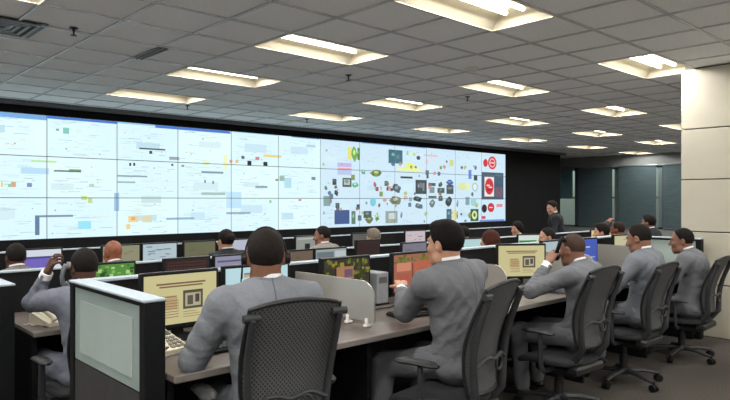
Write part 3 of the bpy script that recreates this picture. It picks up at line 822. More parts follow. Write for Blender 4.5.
# ------------------------------------------------------------------ office chairs
M_chair = mat('chair_plastic', (.027, .029, .033), .42, noise=.12, nscale=30)
M_chairdark = mat('chair_dark', (.011, .012, .013), .5, noise=.15, nscale=30)
M_seat = mat('seat_fabric', (.020, .021, .024), .85, noise=.25, nscale=150, bump=.3, bscale=500)
def mesh_fabric():
    m = mat('chair_mesh', (.03, .03, .035), .6)
    nt = m.node_tree; p = nt.nodes['Principled BSDF']
    tc = nt.nodes.new('ShaderNodeTexCoord')
    outs = []
    for ang in (.75, -.75):
        mp = nt.nodes.new('ShaderNodeMapping'); mp.inputs['Rotation'].default_value = (0, ang, 0)
        w = nt.nodes.new('ShaderNodeTexWave'); w.inputs['Scale'].default_value = 24; w.inputs['Distortion'].default_value = 1.2; w.inputs['Detail'].default_value = 1
        w.wave_type = 'BANDS'; w.bands_direction = 'X'
        nt.links.new(tc.outputs['Object'], mp.inputs['Vector']); nt.links.new(mp.outputs['Vector'], w.inputs['Vector'])
        outs.append(w.outputs['Fac'])
    mul = nt.nodes.new('ShaderNodeMath'); mul.operation = 'MULTIPLY'
    nt.links.new(outs[0], mul.inputs[0]); nt.links.new(outs[1], mul.inputs[1])
    r = nt.nodes.new('ShaderNodeValToRGB')
    r.color_ramp.elements[0].color = (.080, .082, .087, 1); r.color_ramp.elements[0].position = .15
    r.color_ramp.elements[1].color = (.013, .013, .015, 1); r.color_ramp.elements[1].position = .60
    nt.links.new(mul.outputs[0], r.inputs['Fac']); nt.links.new(r.outputs['Color'], p.inputs['Base Color'])
    b = nt.nodes.new('ShaderNodeBump'); b.inputs['Strength'].default_value = .5; b.inputs['Distance'].default_value = .003; b.invert = True
    nt.links.new(mul.outputs[0], b.inputs['Height']); nt.links.new(b.outputs['Normal'], p.inputs['Normal'])
    return m
M_mesh = mesh_fabric()

def back_y(s):      # how far behind the seat centre the back runs, s = 0 bottom .. 1 top
    return -.215 - .02 * math.sin(s * PI) * 0 - .10 * s + .045 * math.sin(s * PI * 1.15) - .02
def back_w(s):
    return .160 + .052 * math.sin(min(1, s * 1.25) * PI * .55) - .014 * s
def build_chair():
    root = thing('office_chair', 'x', 'chair')
    zb0, zb1 = .50, 1.02
    # mesh back: a bowed sheet with thickness
    N, Mx = 14, 12
    for side, nm in ((0, 'front'),):
        rows_f = []; rows_b = []
        for i in range(N + 1):
            s = i / N
            rf = []; rb = []
            for k in range(Mx + 1):
                q = -1 + 2 * k / Mx
                x = q * back_w(s)
                z = zb0 + (zb1 - zb0) * s + (.028 * (1 - q * q) * (s ** 4))
                y = back_y(s) - .035 * (1 - q * q)
                rf.append((x, y + .006, z)); rb.append((x, y - .006, z))
            rows_f.append(rf); rows_b.append(rb[::-1])
        rows = [a + b for a, b in zip(rows_f, rows_b)]
        MB().grid(rows, closed=True).build('back_mesh', M_mesh, root, smooth=True)
    # rim of the back, over the top and down the sides
    top = []
    for k in range(13):
        q = -1 + 2 * k / 12
        top.append((q * back_w(1.0), back_y(1) - .035 * (1 - q * q), zb1 + .028 * (1 - q * q)))
    rim = [(-back_w(i / 8), back_y(i / 8), zb0 + (zb1 - zb0) * i / 8) for i in range(8)] + top + [(back_w(1 - i / 8), back_y(1 - i / 8), zb0 + (zb1 - zb0) * (1 - i / 8)) for i in range(1, 9)]
    MB().tube(rim, .010, 8).build('back_rim', M_chairdark, root, smooth=True)
    bot = [(-back_w(0) + 2 * back_w(0) * k / 8, back_y(0) - .035 * (1 - (k / 4 - 1) ** 2), zb0) for k in range(9)]
    MB().tube(bot, .014, 8).build('back_lower_rail', M_chairdark, root, smooth=True)
    # two uprights that carry the back
    for sx in (-1, 1):
        pts = []; rr = []
        for i in range(13):
            s = i / 12
            z = .40 + (.985 - .40) * s
            sb = (z - zb0) / (zb1 - zb0)
            y = back_y(max(0, sb)) - .030 - (.02 * math.sin(s * PI)) + (max(0, -sb) * .35)
            x = sx * (.140 + .048 * math.sin(min(1, s * 1.15) * PI / 2) + .004 * s)
            pts.append((x, y, z)); rr.append(.026 - .009 * s)
        MB().tube(pts, rr, 10, flat=((1, 0, 0), .7)).build('upright', M_chair, root, smooth=True)
        p = pts[-1]
        MB().cyl((p[0] - .034, p[1] + .01, p[2] + .004), (p[0] + .034, p[1] + .01, p[2] + .004), .0155, 12).build('pivot_cap', M_chair, root, smooth=True)
    # lumbar loop across the low back
    lum = []
    for k in range(15):
        a = k / 14
        lum.append((-.17 + .34 * a, back_y(.3) - .062 - .018 * math.sin(a * PI), .655 + .018 * math.sin(a * PI) - .010 * math.cos(a * 4 * PI)))
    MB().tube(lum, .0095, 8).build('lumbar_bar', M_chair, root, smooth=True)
    loop = [(.06 + .035 * math.cos(t), back_y(.25) - .078, .635 + .035 * math.sin(t)) for t in [2 * PI * k / 12 for k in range(13)]]
    MB().tube(loop, .008, 8).build('lumbar_dial', M_chair, root, smooth=True)
    # seat pan with rolled front
    rows = []
    for i in range(13):
        a = -1 + 2 * i / 12
        y = a * .24
        wv = .245 * (1 - .10 * max(0, -a) ** 2) * (1 - .55 * abs(a) ** 9)
        drop = -.045 * max(0, a - .4) ** 1.6 / .6 ** 1.6 + .012 * max(0, -a - .4)
        ring = []
        for k in range(20):
            t = 2 * PI * k / 20
            cx = math.copysign(abs(math.cos(t)) ** .45, math.cos(t)); cz = math.copysign(abs(math.sin(t)) ** .7, math.sin(t))
            dish = -.012 * (1 - cx * cx) if cz > 0 else 0
            ring.append((cx * wv, y, .445 + drop + cz * .034 * (1 - .5 * abs(a) ** 8) + dish))
        rows.append(ring)
    m = MB().grid(rows, closed=True)
    m.add(rows[0], [tuple(range(20))]); m.add(rows[-1], [tuple(range(20))[::-1]])
    m.build('seat', M_seat, root, smooth=True)
    MB().bbox(-.13, .13, -.20, .12, .345, .405, .015).build('mechanism', M_chairdark, root)
    MB().bbox(-.175, .175, -.255, -.165, .37, .43, .015).build('back_bracket', M_chairdark, root)
    for sx in (-1, 1):
        MB().tube([(sx * .13, -.04, .385), (sx * .25, -.04, .385), (sx * .285, -.04, .42), (sx * .285, -.035, .64)], [.018, .020, .022, .020], 10, flat=((0, 1, 0), .6)).build('arm_post', M_chair, root, smooth=True)
        rows = []
        for i in range(9):
            a = -1 + 2 * i / 8
            w = .043 * (1 - abs(a) ** 6 * .65)
            rows.append([(sx * .278 + w * math.cos(2 * PI * k / 12), -.01 + a * .125, .655 + .015 * math.sin(2 * PI * k / 12) * (1 - .5 * abs(a) ** 6) - .006 * a * a) for k in range(12)])
        m = MB().grid(rows, closed=True)
        m.add(rows[0], [tuple(range(12))]); m.add(rows[-1], [tuple(range(12))[::-1]])
        m.build('arm_pad', M_chairdark, root, smooth=True)
    MB().cyl((0, 0, .10), (0, 0, .35), .024, 14).cyl((0, 0, .10), (0, 0, .24), .032, 14).build('gas_column', M_chairdark, root, smooth=True)
    MB().lathe([(.001, .075), (.05, .075), (.055, .10), (.045, .125), (.001, .13)], 16).build('base_hub', M_chair, root, smooth=True)
    for k in range(5):
        t = 2 * PI * k / 5 + PI / 2 + .3
        c, s = math.cos(t), math.sin(t)
        leg = MB().tube([(c * .03, s * .03, .105), (c * .16, s * .16, .098), (c * .295, s * .295, .072)], [.030, .024, .017], 8, flat=((0, 0, 1), .75)).build('base_leg', M_chair, root, smooth=True)
        cs = MB()
        px, py = c * .30, s * .30
        for o in (-.016, .016):
            cs.cyl((px - s * (o - .008), py + c * (o - .008), .030), (px - s * (o + .008), py + c * (o + .008), .030), .030, 14)
        cs.cyl((px, py, .045), (px, py, .080), .010, 8)
        cs.build('caster', M_blackp, leg, smooth=True)
    return root
chair0 = build_chair()
used = [False]
def place_chair(x, y, zb, yaw, label, group, sz=1.0, drop=0.0):
    c = copy_tree(chair0) if used[0] else chair0
    used[0] = True
    c.location = (x, y, zb); c.rotation_euler = (0, 0, yaw); c.scale = (.94, .97, sz)
    c['label'] = label; c['group'] = group
    for ch in c.children:                       # seat height is set apart from the back
        if ch.name.split('.')[0] in ('seat', 'mechanism', 'arm_pad', 'arm_post', 'back_bracket'):
            ch.location.z = -drop / sz
    return c
R = math.radians
GC1 = 'mesh office chairs of the foreground row'
place_chair(1.52, 2.27, 0, R(-13), 'mesh-backed office chair of the man with headset', GC1, 1.025)
place_chair(2.52, 2.12, 0, R(10), 'mesh-backed office chair of the second suited man', GC1, 1.01)
place_chair(3.93, 2.26, 0, R(-3), 'mesh-backed office chair of the shaven-headed phoning man', GC1, .975, .055)
place_chair(4.92, 2.26, 0, R(-1), 'mesh-backed office chair of the fourth suited man', GC1, .935, .015)
place_chair(6.08, 2.25, 0, R(2), 'mesh-backed office chair at the right edge, before the white pier', GC1, .91, .04)

# ------------------------------------------------------------------ people: bodies grown from soft volumes
def V(*a): return np.array(a, float)
def nrm(v): return v / np.linalg.norm(v)

class Vol:
    def __init__(s, k=.03): s.ops = []; s.k = k; s.disp = None
    def cap(s, a, b, ra, rb=None, k=None, op='u', Mf=None, flat=1.0):
        """tapered capsule; Mf, flat squash it along the frame's second axis"""
        s.ops.append(('c', V(*a), V(*b), ra, ra if rb is None else rb, k or s.k, op, Mf, flat)); return s
    def ell(s, c, r, Mf=None, k=None, op='u'):
        s.ops.append(('e', V(*c), V(*r), Mf if Mf is not None else np.eye(3), k or s.k, op)); return s
    def plane(s, c, n, k=.008):
        s.ops.append(('p', V(*c), nrm(V(*n)), k)); return s
    def bounds(s):
        lo = []; hi = []
        for o in s.ops:
            if o[0] == 'c' and o[6] == 'u':
                r = max(o[3], o[4]); lo.append(np.minimum(o[1], o[2]) - r); hi.append(np.maximum(o[1], o[2]) + r)
            elif o[0] == 'e' and o[5] == 'u':
                r = max(o[2]); lo.append(o[1] - r); hi.append(o[1] + r)
        return np.min(lo, 0), np.max(hi, 0)
    def field(s, res):
        lo, hi = s.bounds(); pad = .025 + 2 * res
        lo = lo - pad; hi = hi + pad
        n = np.ceil((hi - lo) / res).astype(int) + 1
        ax = [lo[i] + res * np.arange(n[i]) for i in range(3)]
        F = np.full(n, .09, np.float32)
        for o in s.ops:
            if o[0] == 'p':
                X, Y, Z = np.meshgrid(*ax, indexing='ij', sparse=True)
                d = (X - o[1][0]) * o[2][0] + (Y - o[1][1]) * o[2][1] + (Z - o[1][2]) * o[2][2]
                k = o[3]; h = np.clip(.5 - .5 * (F - d) / k, 0, 1); F = F * (1 - h) + d * h + k * h * (1 - h)
                continue
            if o[0] == 'c':
                _, a, b, ra, rb, k, op, Mf, flat = o
                r = max(ra, rb); l0 = np.minimum(a, b) - r; h0 = np.maximum(a, b) + r
            else:
                _, c, rr, Mf, k, op = o
                r = max(rr); l0 = c - r; h0 = c + r
            l0 = l0 - k - .03; h0 = h0 + k + .03
            i0 = np.clip(np.floor((l0 - lo) / res).astype(int), 0, n - 1); i1 = np.clip(np.ceil((h0 - lo) / res).astype(int) + 1, 1, n)
            if np.any(i1 <= i0): continue
            X, Y, Z = np.meshgrid(*[ax[i][i0[i]:i1[i]] for i in range(3)], indexing='ij')
            P = np.stack([X, Y, Z], -1)
            if o[0] == 'c':
                A, B = a, b
                if Mf is not None:
                    P = (P - a) @ Mf; P[..., 1] /= flat
                    B = (b - a) @ Mf; B[1] /= flat; A = np.zeros(3)
                ba = B - A; L = max(ba @ ba, 1e-9)
                t = np.clip(((P - A) @ ba) / L, 0, 1)
                d = np.linalg.norm(P - A - t[..., None] * ba, axis=-1) - (ra + (rb - ra) * t)
                if flat < 1: d = d * (.5 + .5 * flat)
            else:
                q = (P - c) @ Mf
                k0 = np.linalg.norm(q / rr, axis=-1); k1 = np.linalg.norm(q / rr ** 2, axis=-1) + 1e-9
                d = k0 * (k0 - 1) / k1
            sl = tuple(slice(i0[i], i1[i]) for i in range(3))
            f = F[sl]
            if op == 'u':
                h = np.clip(.5 + .5 * (f - d) / k, 0, 1); F[sl] = f * (1 - h) + d * h - k * h * (1 - h)
            else:
                d = -d
                h = np.clip(.5 - .5 * (f - d) / k, 0, 1); F[sl] = f * (1 - h) + d * h + k * h * (1 - h)
        if s.disp is not None:
            X, Y, Z = np.meshgrid(*ax, indexing='ij')
            F = F + s.disp(X, Y, Z).astype(np.float32)
        return F, lo
    def surf(s, res):
        F, lo = s.field(res)
        S = F < 0
        a = [F[i:F.shape[0] - 1 + i, j:F.shape[1] - 1 + j, k:F.shape[2] - 1 + k] for i in (0, 1) for j in (0, 1) for k in (0, 1)]
        cnt = sum((x < 0).astype(np.int8) for x in a)
        act = (cnt > 0) & (cnt < 8)
        idx = np.full(act.shape, -1, np.int64); ii = np.argwhere(act); idx[act] = np.arange(len(ii))
        off = np.array([(i, j, k) for i in (0, 1) for j in (0, 1) for k in (0, 1)], float)
        vals = np.stack([x[act] for x in a], -1)
        acc = np.zeros((len(ii), 3)); num = np.zeros(len(ii))
        for p in range(8):
            for q in range(p + 1, 8):
                if abs(off[p] - off[q]).sum() == 1:
                    f0, f1 = vals[:, p], vals[:, q]
                    cr = (f0 < 0) != (f1 < 0)
                    t = np.where(cr, f0 / np.where(cr, f0 - f1, 1), 0)
                    acc += np.where(cr[:, None], off[p] + t[:, None] * (off[q] - off[p]), 0); num += cr
        verts = lo + res * (ii + acc / num[:, None])
        faces = []
        for axis in range(3):
            sl0 = [slice(None)] * 3; sl1 = [slice(None)] * 3
            sl0[axis] = slice(0, -1); sl1[axis] = slice(1, None)
            s0 = S[tuple(sl0)]; s1 = S[tuple(sl1)]
            b, c = [x for x in range(3) if x != axis]
            e = np.argwhere(s0 != s1)
            e = e[(e[:, b] > 0) & (e[:, c] > 0) & (e[:, b] < F.shape[b] - 1) & (e[:, c] < F.shape[c] - 1)]
            quads = []
            for (db, dc) in ((-1, -1), (0, -1), (0, 0), (-1, 0)):
                w = e.copy(); w[:, b] += db; w[:, c] += dc
                quads.append(idx[w[:, 0], w[:, 1], w[:, 2]])
            Q = np.stack(quads, -1)
            flip = s0[e[:, 0], e[:, 1], e[:, 2]]
            if axis == 1: flip = ~flip
            Q[~flip] = Q[~flip][:, ::-1]
            faces.append(Q)
        Q = np.concatenate(faces)
        Q = Q[(Q >= 0).all(1)]
        return verts, Q

def sdf_object(name, vols, m, parent, smooth_it=1):
    """vols: [(volume, resolution)] joined as one mesh"""
    vs = []; fs = []; o = 0
    for vol, res in vols:
        v, q = vol.surf(res)
        vs.append(v); fs.append(q + o); o += len(v)
    v = np.concatenate(vs); q = np.concatenate(fs)
    me = bpy.data.meshes.new(name)
    me.vertices.add(len(v)); me.vertices.foreach_set('co', v.ravel().astype(np.float32))
    me.loops.add(len(q) * 4); me.loops.foreach_set('vertex_index', q.ravel().astype(np.int32))
    me.polygons.add(len(q)); me.polygons.foreach_set('loop_start', np.arange(0, len(q) * 4, 4, dtype=np.int32))
    me.update(calc_edges=True); me.validate()
    me.polygons.foreach_set('use_smooth', [True] * len(me.polygons))
    me.materials.append(m)
    return link(name, me, parent)

def rotz(a): c, s = math.cos(a), math.sin(a); return np.array([[c, -s, 0], [s, c, 0], [0, 0, 1]])
def rotx(a): c, s = math.cos(a), math.sin(a); return np.array([[1, 0, 0], [0, c, -s], [0, s, c]])
def roty(a): c, s = math.cos(a), math.sin(a); return np.array([[c, 0, s], [0, 1, 0], [-s, 0, c]])

def ik(a, c, l1, l2, pole):
    d = c - a; L = np.linalg.norm(d)
    if L > (l1 + l2) * .995:
        c = a + d / L * (l1 + l2) * .995; d = c - a; L = np.linalg.norm(d)
    x = (l1 * l1 - l2 * l2 + L * L) / (2 * L); h = math.sqrt(max(l1 * l1 - x * x, 1e-6))
    u = d / L; p = pole - (pole @ u) * u; p = p / max(np.linalg.norm(p), 1e-6)
    return a + u * x + p * h, c

def hand_vol(vol, W, d, side, palm, thumb_side, curl=.5):
    """palm, four unequal fingers and a thumb, from wrist W along d"""
    d = nrm(d); palm = nrm(palm - (palm @ d) * d); sd = np.cross(d, palm)
    sd = nrm(sd) * thumb_side                     # towards the thumb
    Mf = np.stack([sd, palm, d], 1)
    vol.cap(W - d * .05, W + d * .01, .027, .026, k=.012, Mf=Mf, flat=.75)
    vol.cap(W + d * .02 + sd * .012, W + d * .075 + sd * .020, .022, .020, k=.016, Mf=Mf, flat=.62)
    vol.cap(W + d * .02 - sd * .012, W + d * .075 - sd * .020, .022, .019, k=.016, Mf=Mf, flat=.62)
    for i, (o, L) in enumerate(((.031, .072), (.0105, .080), (-.0105, .074), (-.031, .058))):
        p = W + d * (.088 - .004 * abs(i - 1)) + sd * o
        c1 = curl * (.6 + .08 * i); dirs = []
        ang = c1
        for seg in (.42, .32, .26):
            v = d * math.cos(ang) + palm * math.sin(ang)
            q = p + v * L * seg
            vol.cap(p, q, .0088 - .0006 * len(dirs), .0082 - .0006 * len(dirs), k=.004)
            dirs.append(v); p = q; ang += curl * 1.1
    p = W + d * .025 + sd * .030
    q = p + nrm(d * .7 + sd * .75 + palm * .35) * .042; r_ = q + nrm(d * .95 + sd * .15 + palm * (.3 + curl * .4)) * .034
    vol.cap(p, q, .0125, .0100, k=.010).cap(q, r_, .0098, .0085, k=.004)

def skin_mat(name, c): return mat(name, c, .5, noise=.10, nscale=12, spec=.35)
def suit_mat(name, c):
    if name in MATS: return MATS[name]
    m = mat(name, c, .8, noise=.10, nscale=300, bump=.5, bscale=34, spec=.22)
    nt = m.node_tree; p = nt.nodes['Principled BSDF']
    src = p.inputs['Base Color'].links[0].from_socket
    tc = nt.nodes.new('ShaderNodeTexCoord'); sp = nt.nodes.new('ShaderNodeSeparateXYZ')
    ab = nt.nodes.new('ShaderNodeMath'); ab.operation = 'ABSOLUTE'
    lt = nt.nodes.new('ShaderNodeMath'); lt.operation = 'LESS_THAN'; lt.inputs[1].default_value = .003
    mx = nt.nodes.new('ShaderNodeMix'); mx.data_type = 'RGBA'
    nt.links.new(tc.outputs['Object'], sp.inputs[0]); nt.links.new(sp.outputs['X'], ab.inputs[0]); nt.links.new(ab.outputs[0], lt.inputs[0])
    nt.links.new(lt.outputs[0], mx.inputs[0]); nt.links.new(src, mx.inputs[6])
    mx.inputs[7].default_value = (c[0] * .55, c[1] * .55, c[2] * .55, 1)
    nt.links.new(mx.outputs[2], p.inputs['Base Color'])
    return m

def collar_band(P3, d3, d4, rx, r0, r1, h0, h1, th, front_drop):
    """a standing band round the neck, lower at the throat"""
    ax = nrm(d3 + d4); r_ = nrm(rx - (rx @ ax) * ax); f_ = np.cross(ax, r_)
    rows = []
    for (rad, h) in ((r0, h0), (r0 * .5 + r1 * .5, h0 * .5 + h1 * .5), (r1, h1), (r1 - th, h1 - .002), (r0 - th, h0)):
        ring = []
        for k in range(28):
            t = 2 * PI * k / 28
            fr = max(0, math.cos(t)) ** 2                      # 1 at the throat
            hh = h - front_drop * fr * (1 if h > 0 else .4)
            ring.append(tuple(P3 + V(0, .006, 0) + ax * hh + r_ * math.sin(t) * rad * .98 + f_ * math.cos(t) * rad * 1.06))
        rows.append(ring)
    return MB().grid(rows, closed=True)

def person(label, loc, yaw, hp=.56, lean=(4, 8, 10, 6), side=0.0, head=(0, 0, 0), hands=None, skin='brown', suit=None, hair='short', hairc=(.012, .010, .009),
           res=.011, feet=None, stand=False, curl=.6, palms=None, poles=None, collar=True, twist=0.0, scale=1.0, eyes=True, trouser=None):
    root = thing('person', label, 'person', loc, yaw)
    root.scale = (scale,) * 3
    SK = {'brown': srgb(122, 86, 70), 'dark': srgb(78, 53, 43), 'light': srgb(168, 126, 104), 'ruddy': srgb(132, 80, 60)}[skin]
    m_skin = skin_mat('skin_' + skin, SK)
    suit = suit or srgb(122, 123, 127)
    m_suit = suit_mat('suit_%d_%d_%d' % tuple(int(c * 1000) for c in suit), suit)
    tr = trouser or suit
    m_tr = suit_mat('trousers_%d_%d_%d' % tuple(int(c * 1000) for c in tr), tr)
    m_hair = mat('hair_%d_%d_%d' % tuple(int(c * 1000) for c in hairc), hairc, .75, noise=.5, nscale=160, bump=.25, bscale=220, spec=.12)
    m_shirt = mat('white_shirt', (.70, .71, .74), .75, noise=.03)
    m_shoe = mat('black_shoe', (.012, .011, .011), .35, noise=.1)
    def dv(l, s=0.0): return nrm(V(math.sin(math.radians(s)), math.sin(math.radians(l)), math.cos(math.radians(l))))
    l1, l2, l3, l4 = lean
    hp = hp + .018
    P0 = V(0, 0, hp)
    d1, d2, d3, d4 = dv(l1, side), dv(l2, side), dv(l3, side), dv(l4, side * .6)
    P1 = P0 + .19 * d1; P2 = P1 + .17 * d2; P3 = P2 + .145 * d3
    rx = nrm(rotz(twist) @ V(1, 0, 0)); rx = nrm(rx - (rx @ d3) * d3); fw = np.cross(d3, rx); MT = np.stack([rx, fw, d3], 1)
    fw0 = np.cross(d1, V(1, 0, 0)); M0 = np.stack([V(1, 0, 0), nrm(fw0), d1], 1)
    SH = [P2 + .085 * d3 + s * .186 * rx + .005 * fw for s in (-1, 1)]
    Hc = P3 + .114 * d4 + V(0, .018, 0)
    hy, hpch, hr = [math.radians(a) for a in head]
    MH = rotz(hy) @ rotx(-hpch) @ roty(hr)           # columns: right, forward, up
    def hw(x, y, z): return Hc + MH @ V(x, y, z)
    # default hands rest on the desk edge / thighs
    hands = hands or (V(-.20, .36, hp + .20), V(.20, .36, hp + .20))
    poles = poles or (V(-.6, -.5, -.6), V(.6, -.5, -.6))
    palms = palms or (V(.1, .1, -1), V(-.1, .1, -1))
    EL = []; WR = []
    for i in (0, 1):
        e, w = ik(SH[i], V(*hands[i]), .285, .255, V(*poles[i])); EL.append(e); WR.append(w)
    # legs
    HIP = [P0 + V(s * .095, .02, -.01) for s in (-1, 1)]
    if stand:
        feet = feet or (V(-.11, .03, .08), V(.12, -.02, .08))
    else:
        feet = feet or (V(-.13, .42, .09), V(.14, .46, .09))
    KN = []; AN = []
    for i in (0, 1):
        s = (-1, 1)[i]
        k_, a_ = ik(HIP[i], V(*feet[i]), .43, .42, V(s * .12, 1.0, .45)); KN.append(k_); AN.append(a_)
    # ---- body
    hv = Vol(.018)
    hv.ell(hw(0, -.010, .036), (.074, .095, .092), MH)
    hv.ell(hw(0, .030, -.030), (.060, .066, .080), MH, k=.03)
    hv.ell(hw(0, .066, -.092), (.034, .026, .026), MH, k=.03)
    for s in (-1, 1):
        hv.ell(hw(s * .040, .060, -.020), (.024, .026, .024), MH, k=.02)
        hv.ell(hw(s * .048, .020, -.075), (.018, .034, .024), MH, k=.025)
    hv.cap(hw(-.034, .082, .032), hw(.034, .082, .032), .011, k=.012)
    hv.cap(hw(0, .088, .020), hw(0, .112, -.024), .009, .0135, k=.010)
    for s in (-1, 1):
        hv.ell(hw(s * .014, .100, -.028), (.009, .010, .008), MH, k=.006)
        hv.ell(hw(s * .031, .098, .010), (.017, .012, .011), MH, k=.010, op='s')
    hv.cap(hw(-.020, .090, -.058), hw(.020, .090, -.058), .0075, k=.006)
    hv.cap(hw(-.017, .088, -.072), hw(.017, .088, -.072), .0085, k=.006)
    hv.cap(hw(-.024, .100, -.065), hw(.024, .100, -.065), .003, k=.003, op='s')
    for s in (-1, 1):
        Me = MH @ rotz(s * -.35)
        hv.ell(hw(s * .078, -.012, .002), (.009, .021, .031), Me, k=.008)
        hv.ell(hw(s * .088, -.006, .004), (.006, .011, .017), Me, k=.004, op='s')
    hv.cap(hw(0, -.025, -.045), P3 - .02 * d3 + V(0, .01, 0), .058, .060, k=.03)
    core = Vol(.04)
    core.cap(P0, P1, .125, .12, Mf=M0, flat=.75).cap(P1, P2, .12, .13, Mf=MT, flat=.72).cap(SH[0], SH[1], .045).cap(P2, P3 + .02 * d4, .05)
    for i in (0, 1):
        core.cap(SH[i], EL[i], .045, .036).cap(EL[i], WR[i], .036, .027)
        core.cap(HIP[i], KN[i], .075, .05).cap(KN[i], AN[i], .05, .036)
    vols = [(hv, .0062 if res < .014 else .0095), (core, .016)]
    for i in (0, 1):
        h = Vol(.006)
        dd = nrm(WR[i] - EL[i])
        hand_vol(h, WR[i], dd, i, V(*palms[i]), (1, -1)[i], curl)
        # the thumb lies towards the body's middle line
        vols.append((h, .0048 if res < .014 else .007))
    sdf_object('body', vols, m_skin, root)
    if eyes:
        for s in (-1, 1):
            e = hw(s * .030, .0715, .010)
            eo = MB().lathe([(.0015, -.0120), (.007, -.0102), (.0108, -.006), (.0120, 0), (.0108, .006), (.007, .0102), (.0015, .0120)], 12, tuple(e)).build('eye', mat('eye_white', (.42, .40, .37), .3, noise=.02), root, smooth=True)
            MB().cyl(tuple(hw(s * .030, .0805, .009)), tuple(hw(s * .030, .0843, .009)), .0062, 12, r2=.0045).build('iris', mat('iris', (.012, .008, .006), .2, noise=.1), eo, smooth=True)
            MB().tube([tuple(hw(s * (.031 + .0022 * q), .0815 - .0006 * q * q, .0175 - .0004 * q * q)) for q in range(-5, 6)], .0032, 6).build('eyelid', m_skin, root, smooth=True)
            MB().tube([tuple(hw(s * (.032 + .0042 * q), .0925 - .0006 * q * q, .0335 - .0003 * q * q)) for q in range(-5, 6)], [.0015, .0026, .003, .003, .003, .003, .003, .003, .0028, .0022, .0012], 6).build('eyebrow', m_hair, root, smooth=True)
    # ---- hair
    if hair:
        g = Vol(.01)
        if hair == 'short':
            g.ell(hw(0, -.013, .038), (.0795, .099, .097), MH)
            g.plane(hw(0, .064, .104), MH @ V(0, .86, -.52)); g.plane(hw(0, -.09, -.064), MH @ V(0, -.25, -1))
        elif hair == 'buzz':
            g.ell(hw(0, -.011, .037), (.0755, .0968, .0935), MH)
            g.plane(hw(0, .054, .106), MH @ V(0, .84, -.55)); g.plane(hw(0, -.09, -.040), MH @ V(0, -.25, -1))
        elif hair == 'full':
            g.ell(hw(0, -.014, .042), (.085, .106, .104), MH); g.ell(hw(0, .045, .105), (.050, .04, .030), MH, k=.03)
            g.plane(hw(0, .072, .100), MH @ V(0, .86, -.52)); g.plane(hw(0, -.09, -.070), MH @ V(0, -.2, -1))
        elif hair == 'long':
            g.ell(hw(0, -.016, .040), (.089, .106, .104), MH)
            g.cap(hw(-.05, -.045, .0), hw(-.06, -.055, -.17), .045, .035, k=.04).cap(hw(.05, -.045, 0), hw(.06, -.055, -.17), .045, .035, k=.04).cap(hw(0, -.06, 0), hw(0, -.075, -.19), .055, .045, k=.04)
            g.plane(hw(0, .085, .085), MH @ V(0, .93, -.36))
        elif hair == 'bun':
            g.ell(hw(0, -.013, .040), (.083, .102, .100), MH); g.ell(hw(0, -.115, .045), (.045, .040, .042), MH, k=.02)
            g.plane(hw(0, .082, .085), MH @ V(0, .86, -.52)); g.plane(hw(0, -.09, -.052), MH @ V(0, -.25, -1))
        if hair in ('short', 'full', 'buzz', 'bun'):
            for s in (-1, 1):
                g.ell(hw(s * .085, -.006, -.006), (.024, .026, .034), MH, k=.008, op='s')
        g.disp = lambda X, Y, Z: .0012 * np.sin(X * 310 + 3 * np.sin(Z * 130)) * np.sin(Y * 270 + 2 * np.sin(X * 150)) * np.sin(Z * 290)
        sdf_object('hair', [(g, .0058 if res < .014 else .009)], m_hair, root)
    # ---- jacket
    j = Vol(.035)
    j.cap(P0 + V(0, -.005, .0), P1, .170, .158, Mf=M0, flat=.80)
    j.cap(P1, P2, .158, .180, Mf=MT, flat=.72)
    j.ell(P2 + .045 * d3, (.190, .128, .125), MT, k=.05)
    j.cap(SH[0] + .012 * rx - .006 * d3, SH[1] - .012 * rx - .006 * d3, .066, Mf=MT, flat=.92)
    for i in (0, 1):
        s = (-1, 1)[i]
        j.cap(SH[i] * .45 + P3 * .55 - .012 * d3, SH[i], .050, .060, k=.04)
        j.cap(SH[i], EL[i], .066, .056, k=.03)
        j.cap(EL[i], EL[i] * .12 + WR[i] * .88, .055, .041, k=.02)
    if stand:
        j.cap(P0, P0 + V(0, 0, -.14), .175, .185, Mf=M0, flat=.75)
    else:
        j.ell(P0 + V(0, -.015, -.03), (.185, .155, .075), M0, k=.04)
        for s in (-1, 1):
            j.cap(P0 + V(s * .10, .05, .02), P0 + V(s * .135, .17, .0), .075, .055, k=.03)
    j.cap(P3 - .05 * d3, P3 - .02 * d3, .080, .074, k=.03)
    j.cap(P3 - .01 * d3 + V(0, .01, 0), P3 + .11 * d4 + V(0, .03, 0), .058, .066, k=.008, op='s')
    # lapel opening
    j.cap(P3 + fw * .105 + .02 * d3, P2 + fw * .160 - .09 * d2, .058, .018, k=.006, op='s')
    ph = (sum(ord(ch) for ch in label) % 97) * .7
    def ridge(x): return 2 * np.sqrt(np.abs(np.sin(x))) - 1.4
    def folds(X, Y, Z):
        out = .0026 * ridge(21 * Z + 26 * np.abs(X) + 1.3 * np.sin(13 * X + ph) + 1.6 * np.sin(17 * Y + 9 * Z)) * np.sin(11 * X + 9 * Y + 6 * Z + ph)
        out += .0035 * np.sin(13 * Z + 8 * X + 2 * np.sin(7 * X + ph)) * np.sin(11 * X + 5 * Y + ph)
        for i in (0, 1):
            for (A, B, amp) in ((SH[i], EL[i], .0022), (EL[i], WR[i], .0026)):
                u = (B - A) / np.linalg.norm(B - A); L = np.linalg.norm(B - A)
                t = (X - A[0]) * u[0] + (Y - A[1]) * u[1] + (Z - A[2]) * u[2]
                near = np.exp(-((X - A[0] - u[0] * t) ** 2 + (Y - A[1] - u[1] * t) ** 2 + (Z - A[2] - u[2] * t) ** 2) / .008) * np.exp(-((t - L * .5) / (L * .45)) ** 4)
                out += amp * near * ridge(t * 62 + 22 * X + 17 * Y + 1.5 * np.sin(30 * Z + ph) + ph)
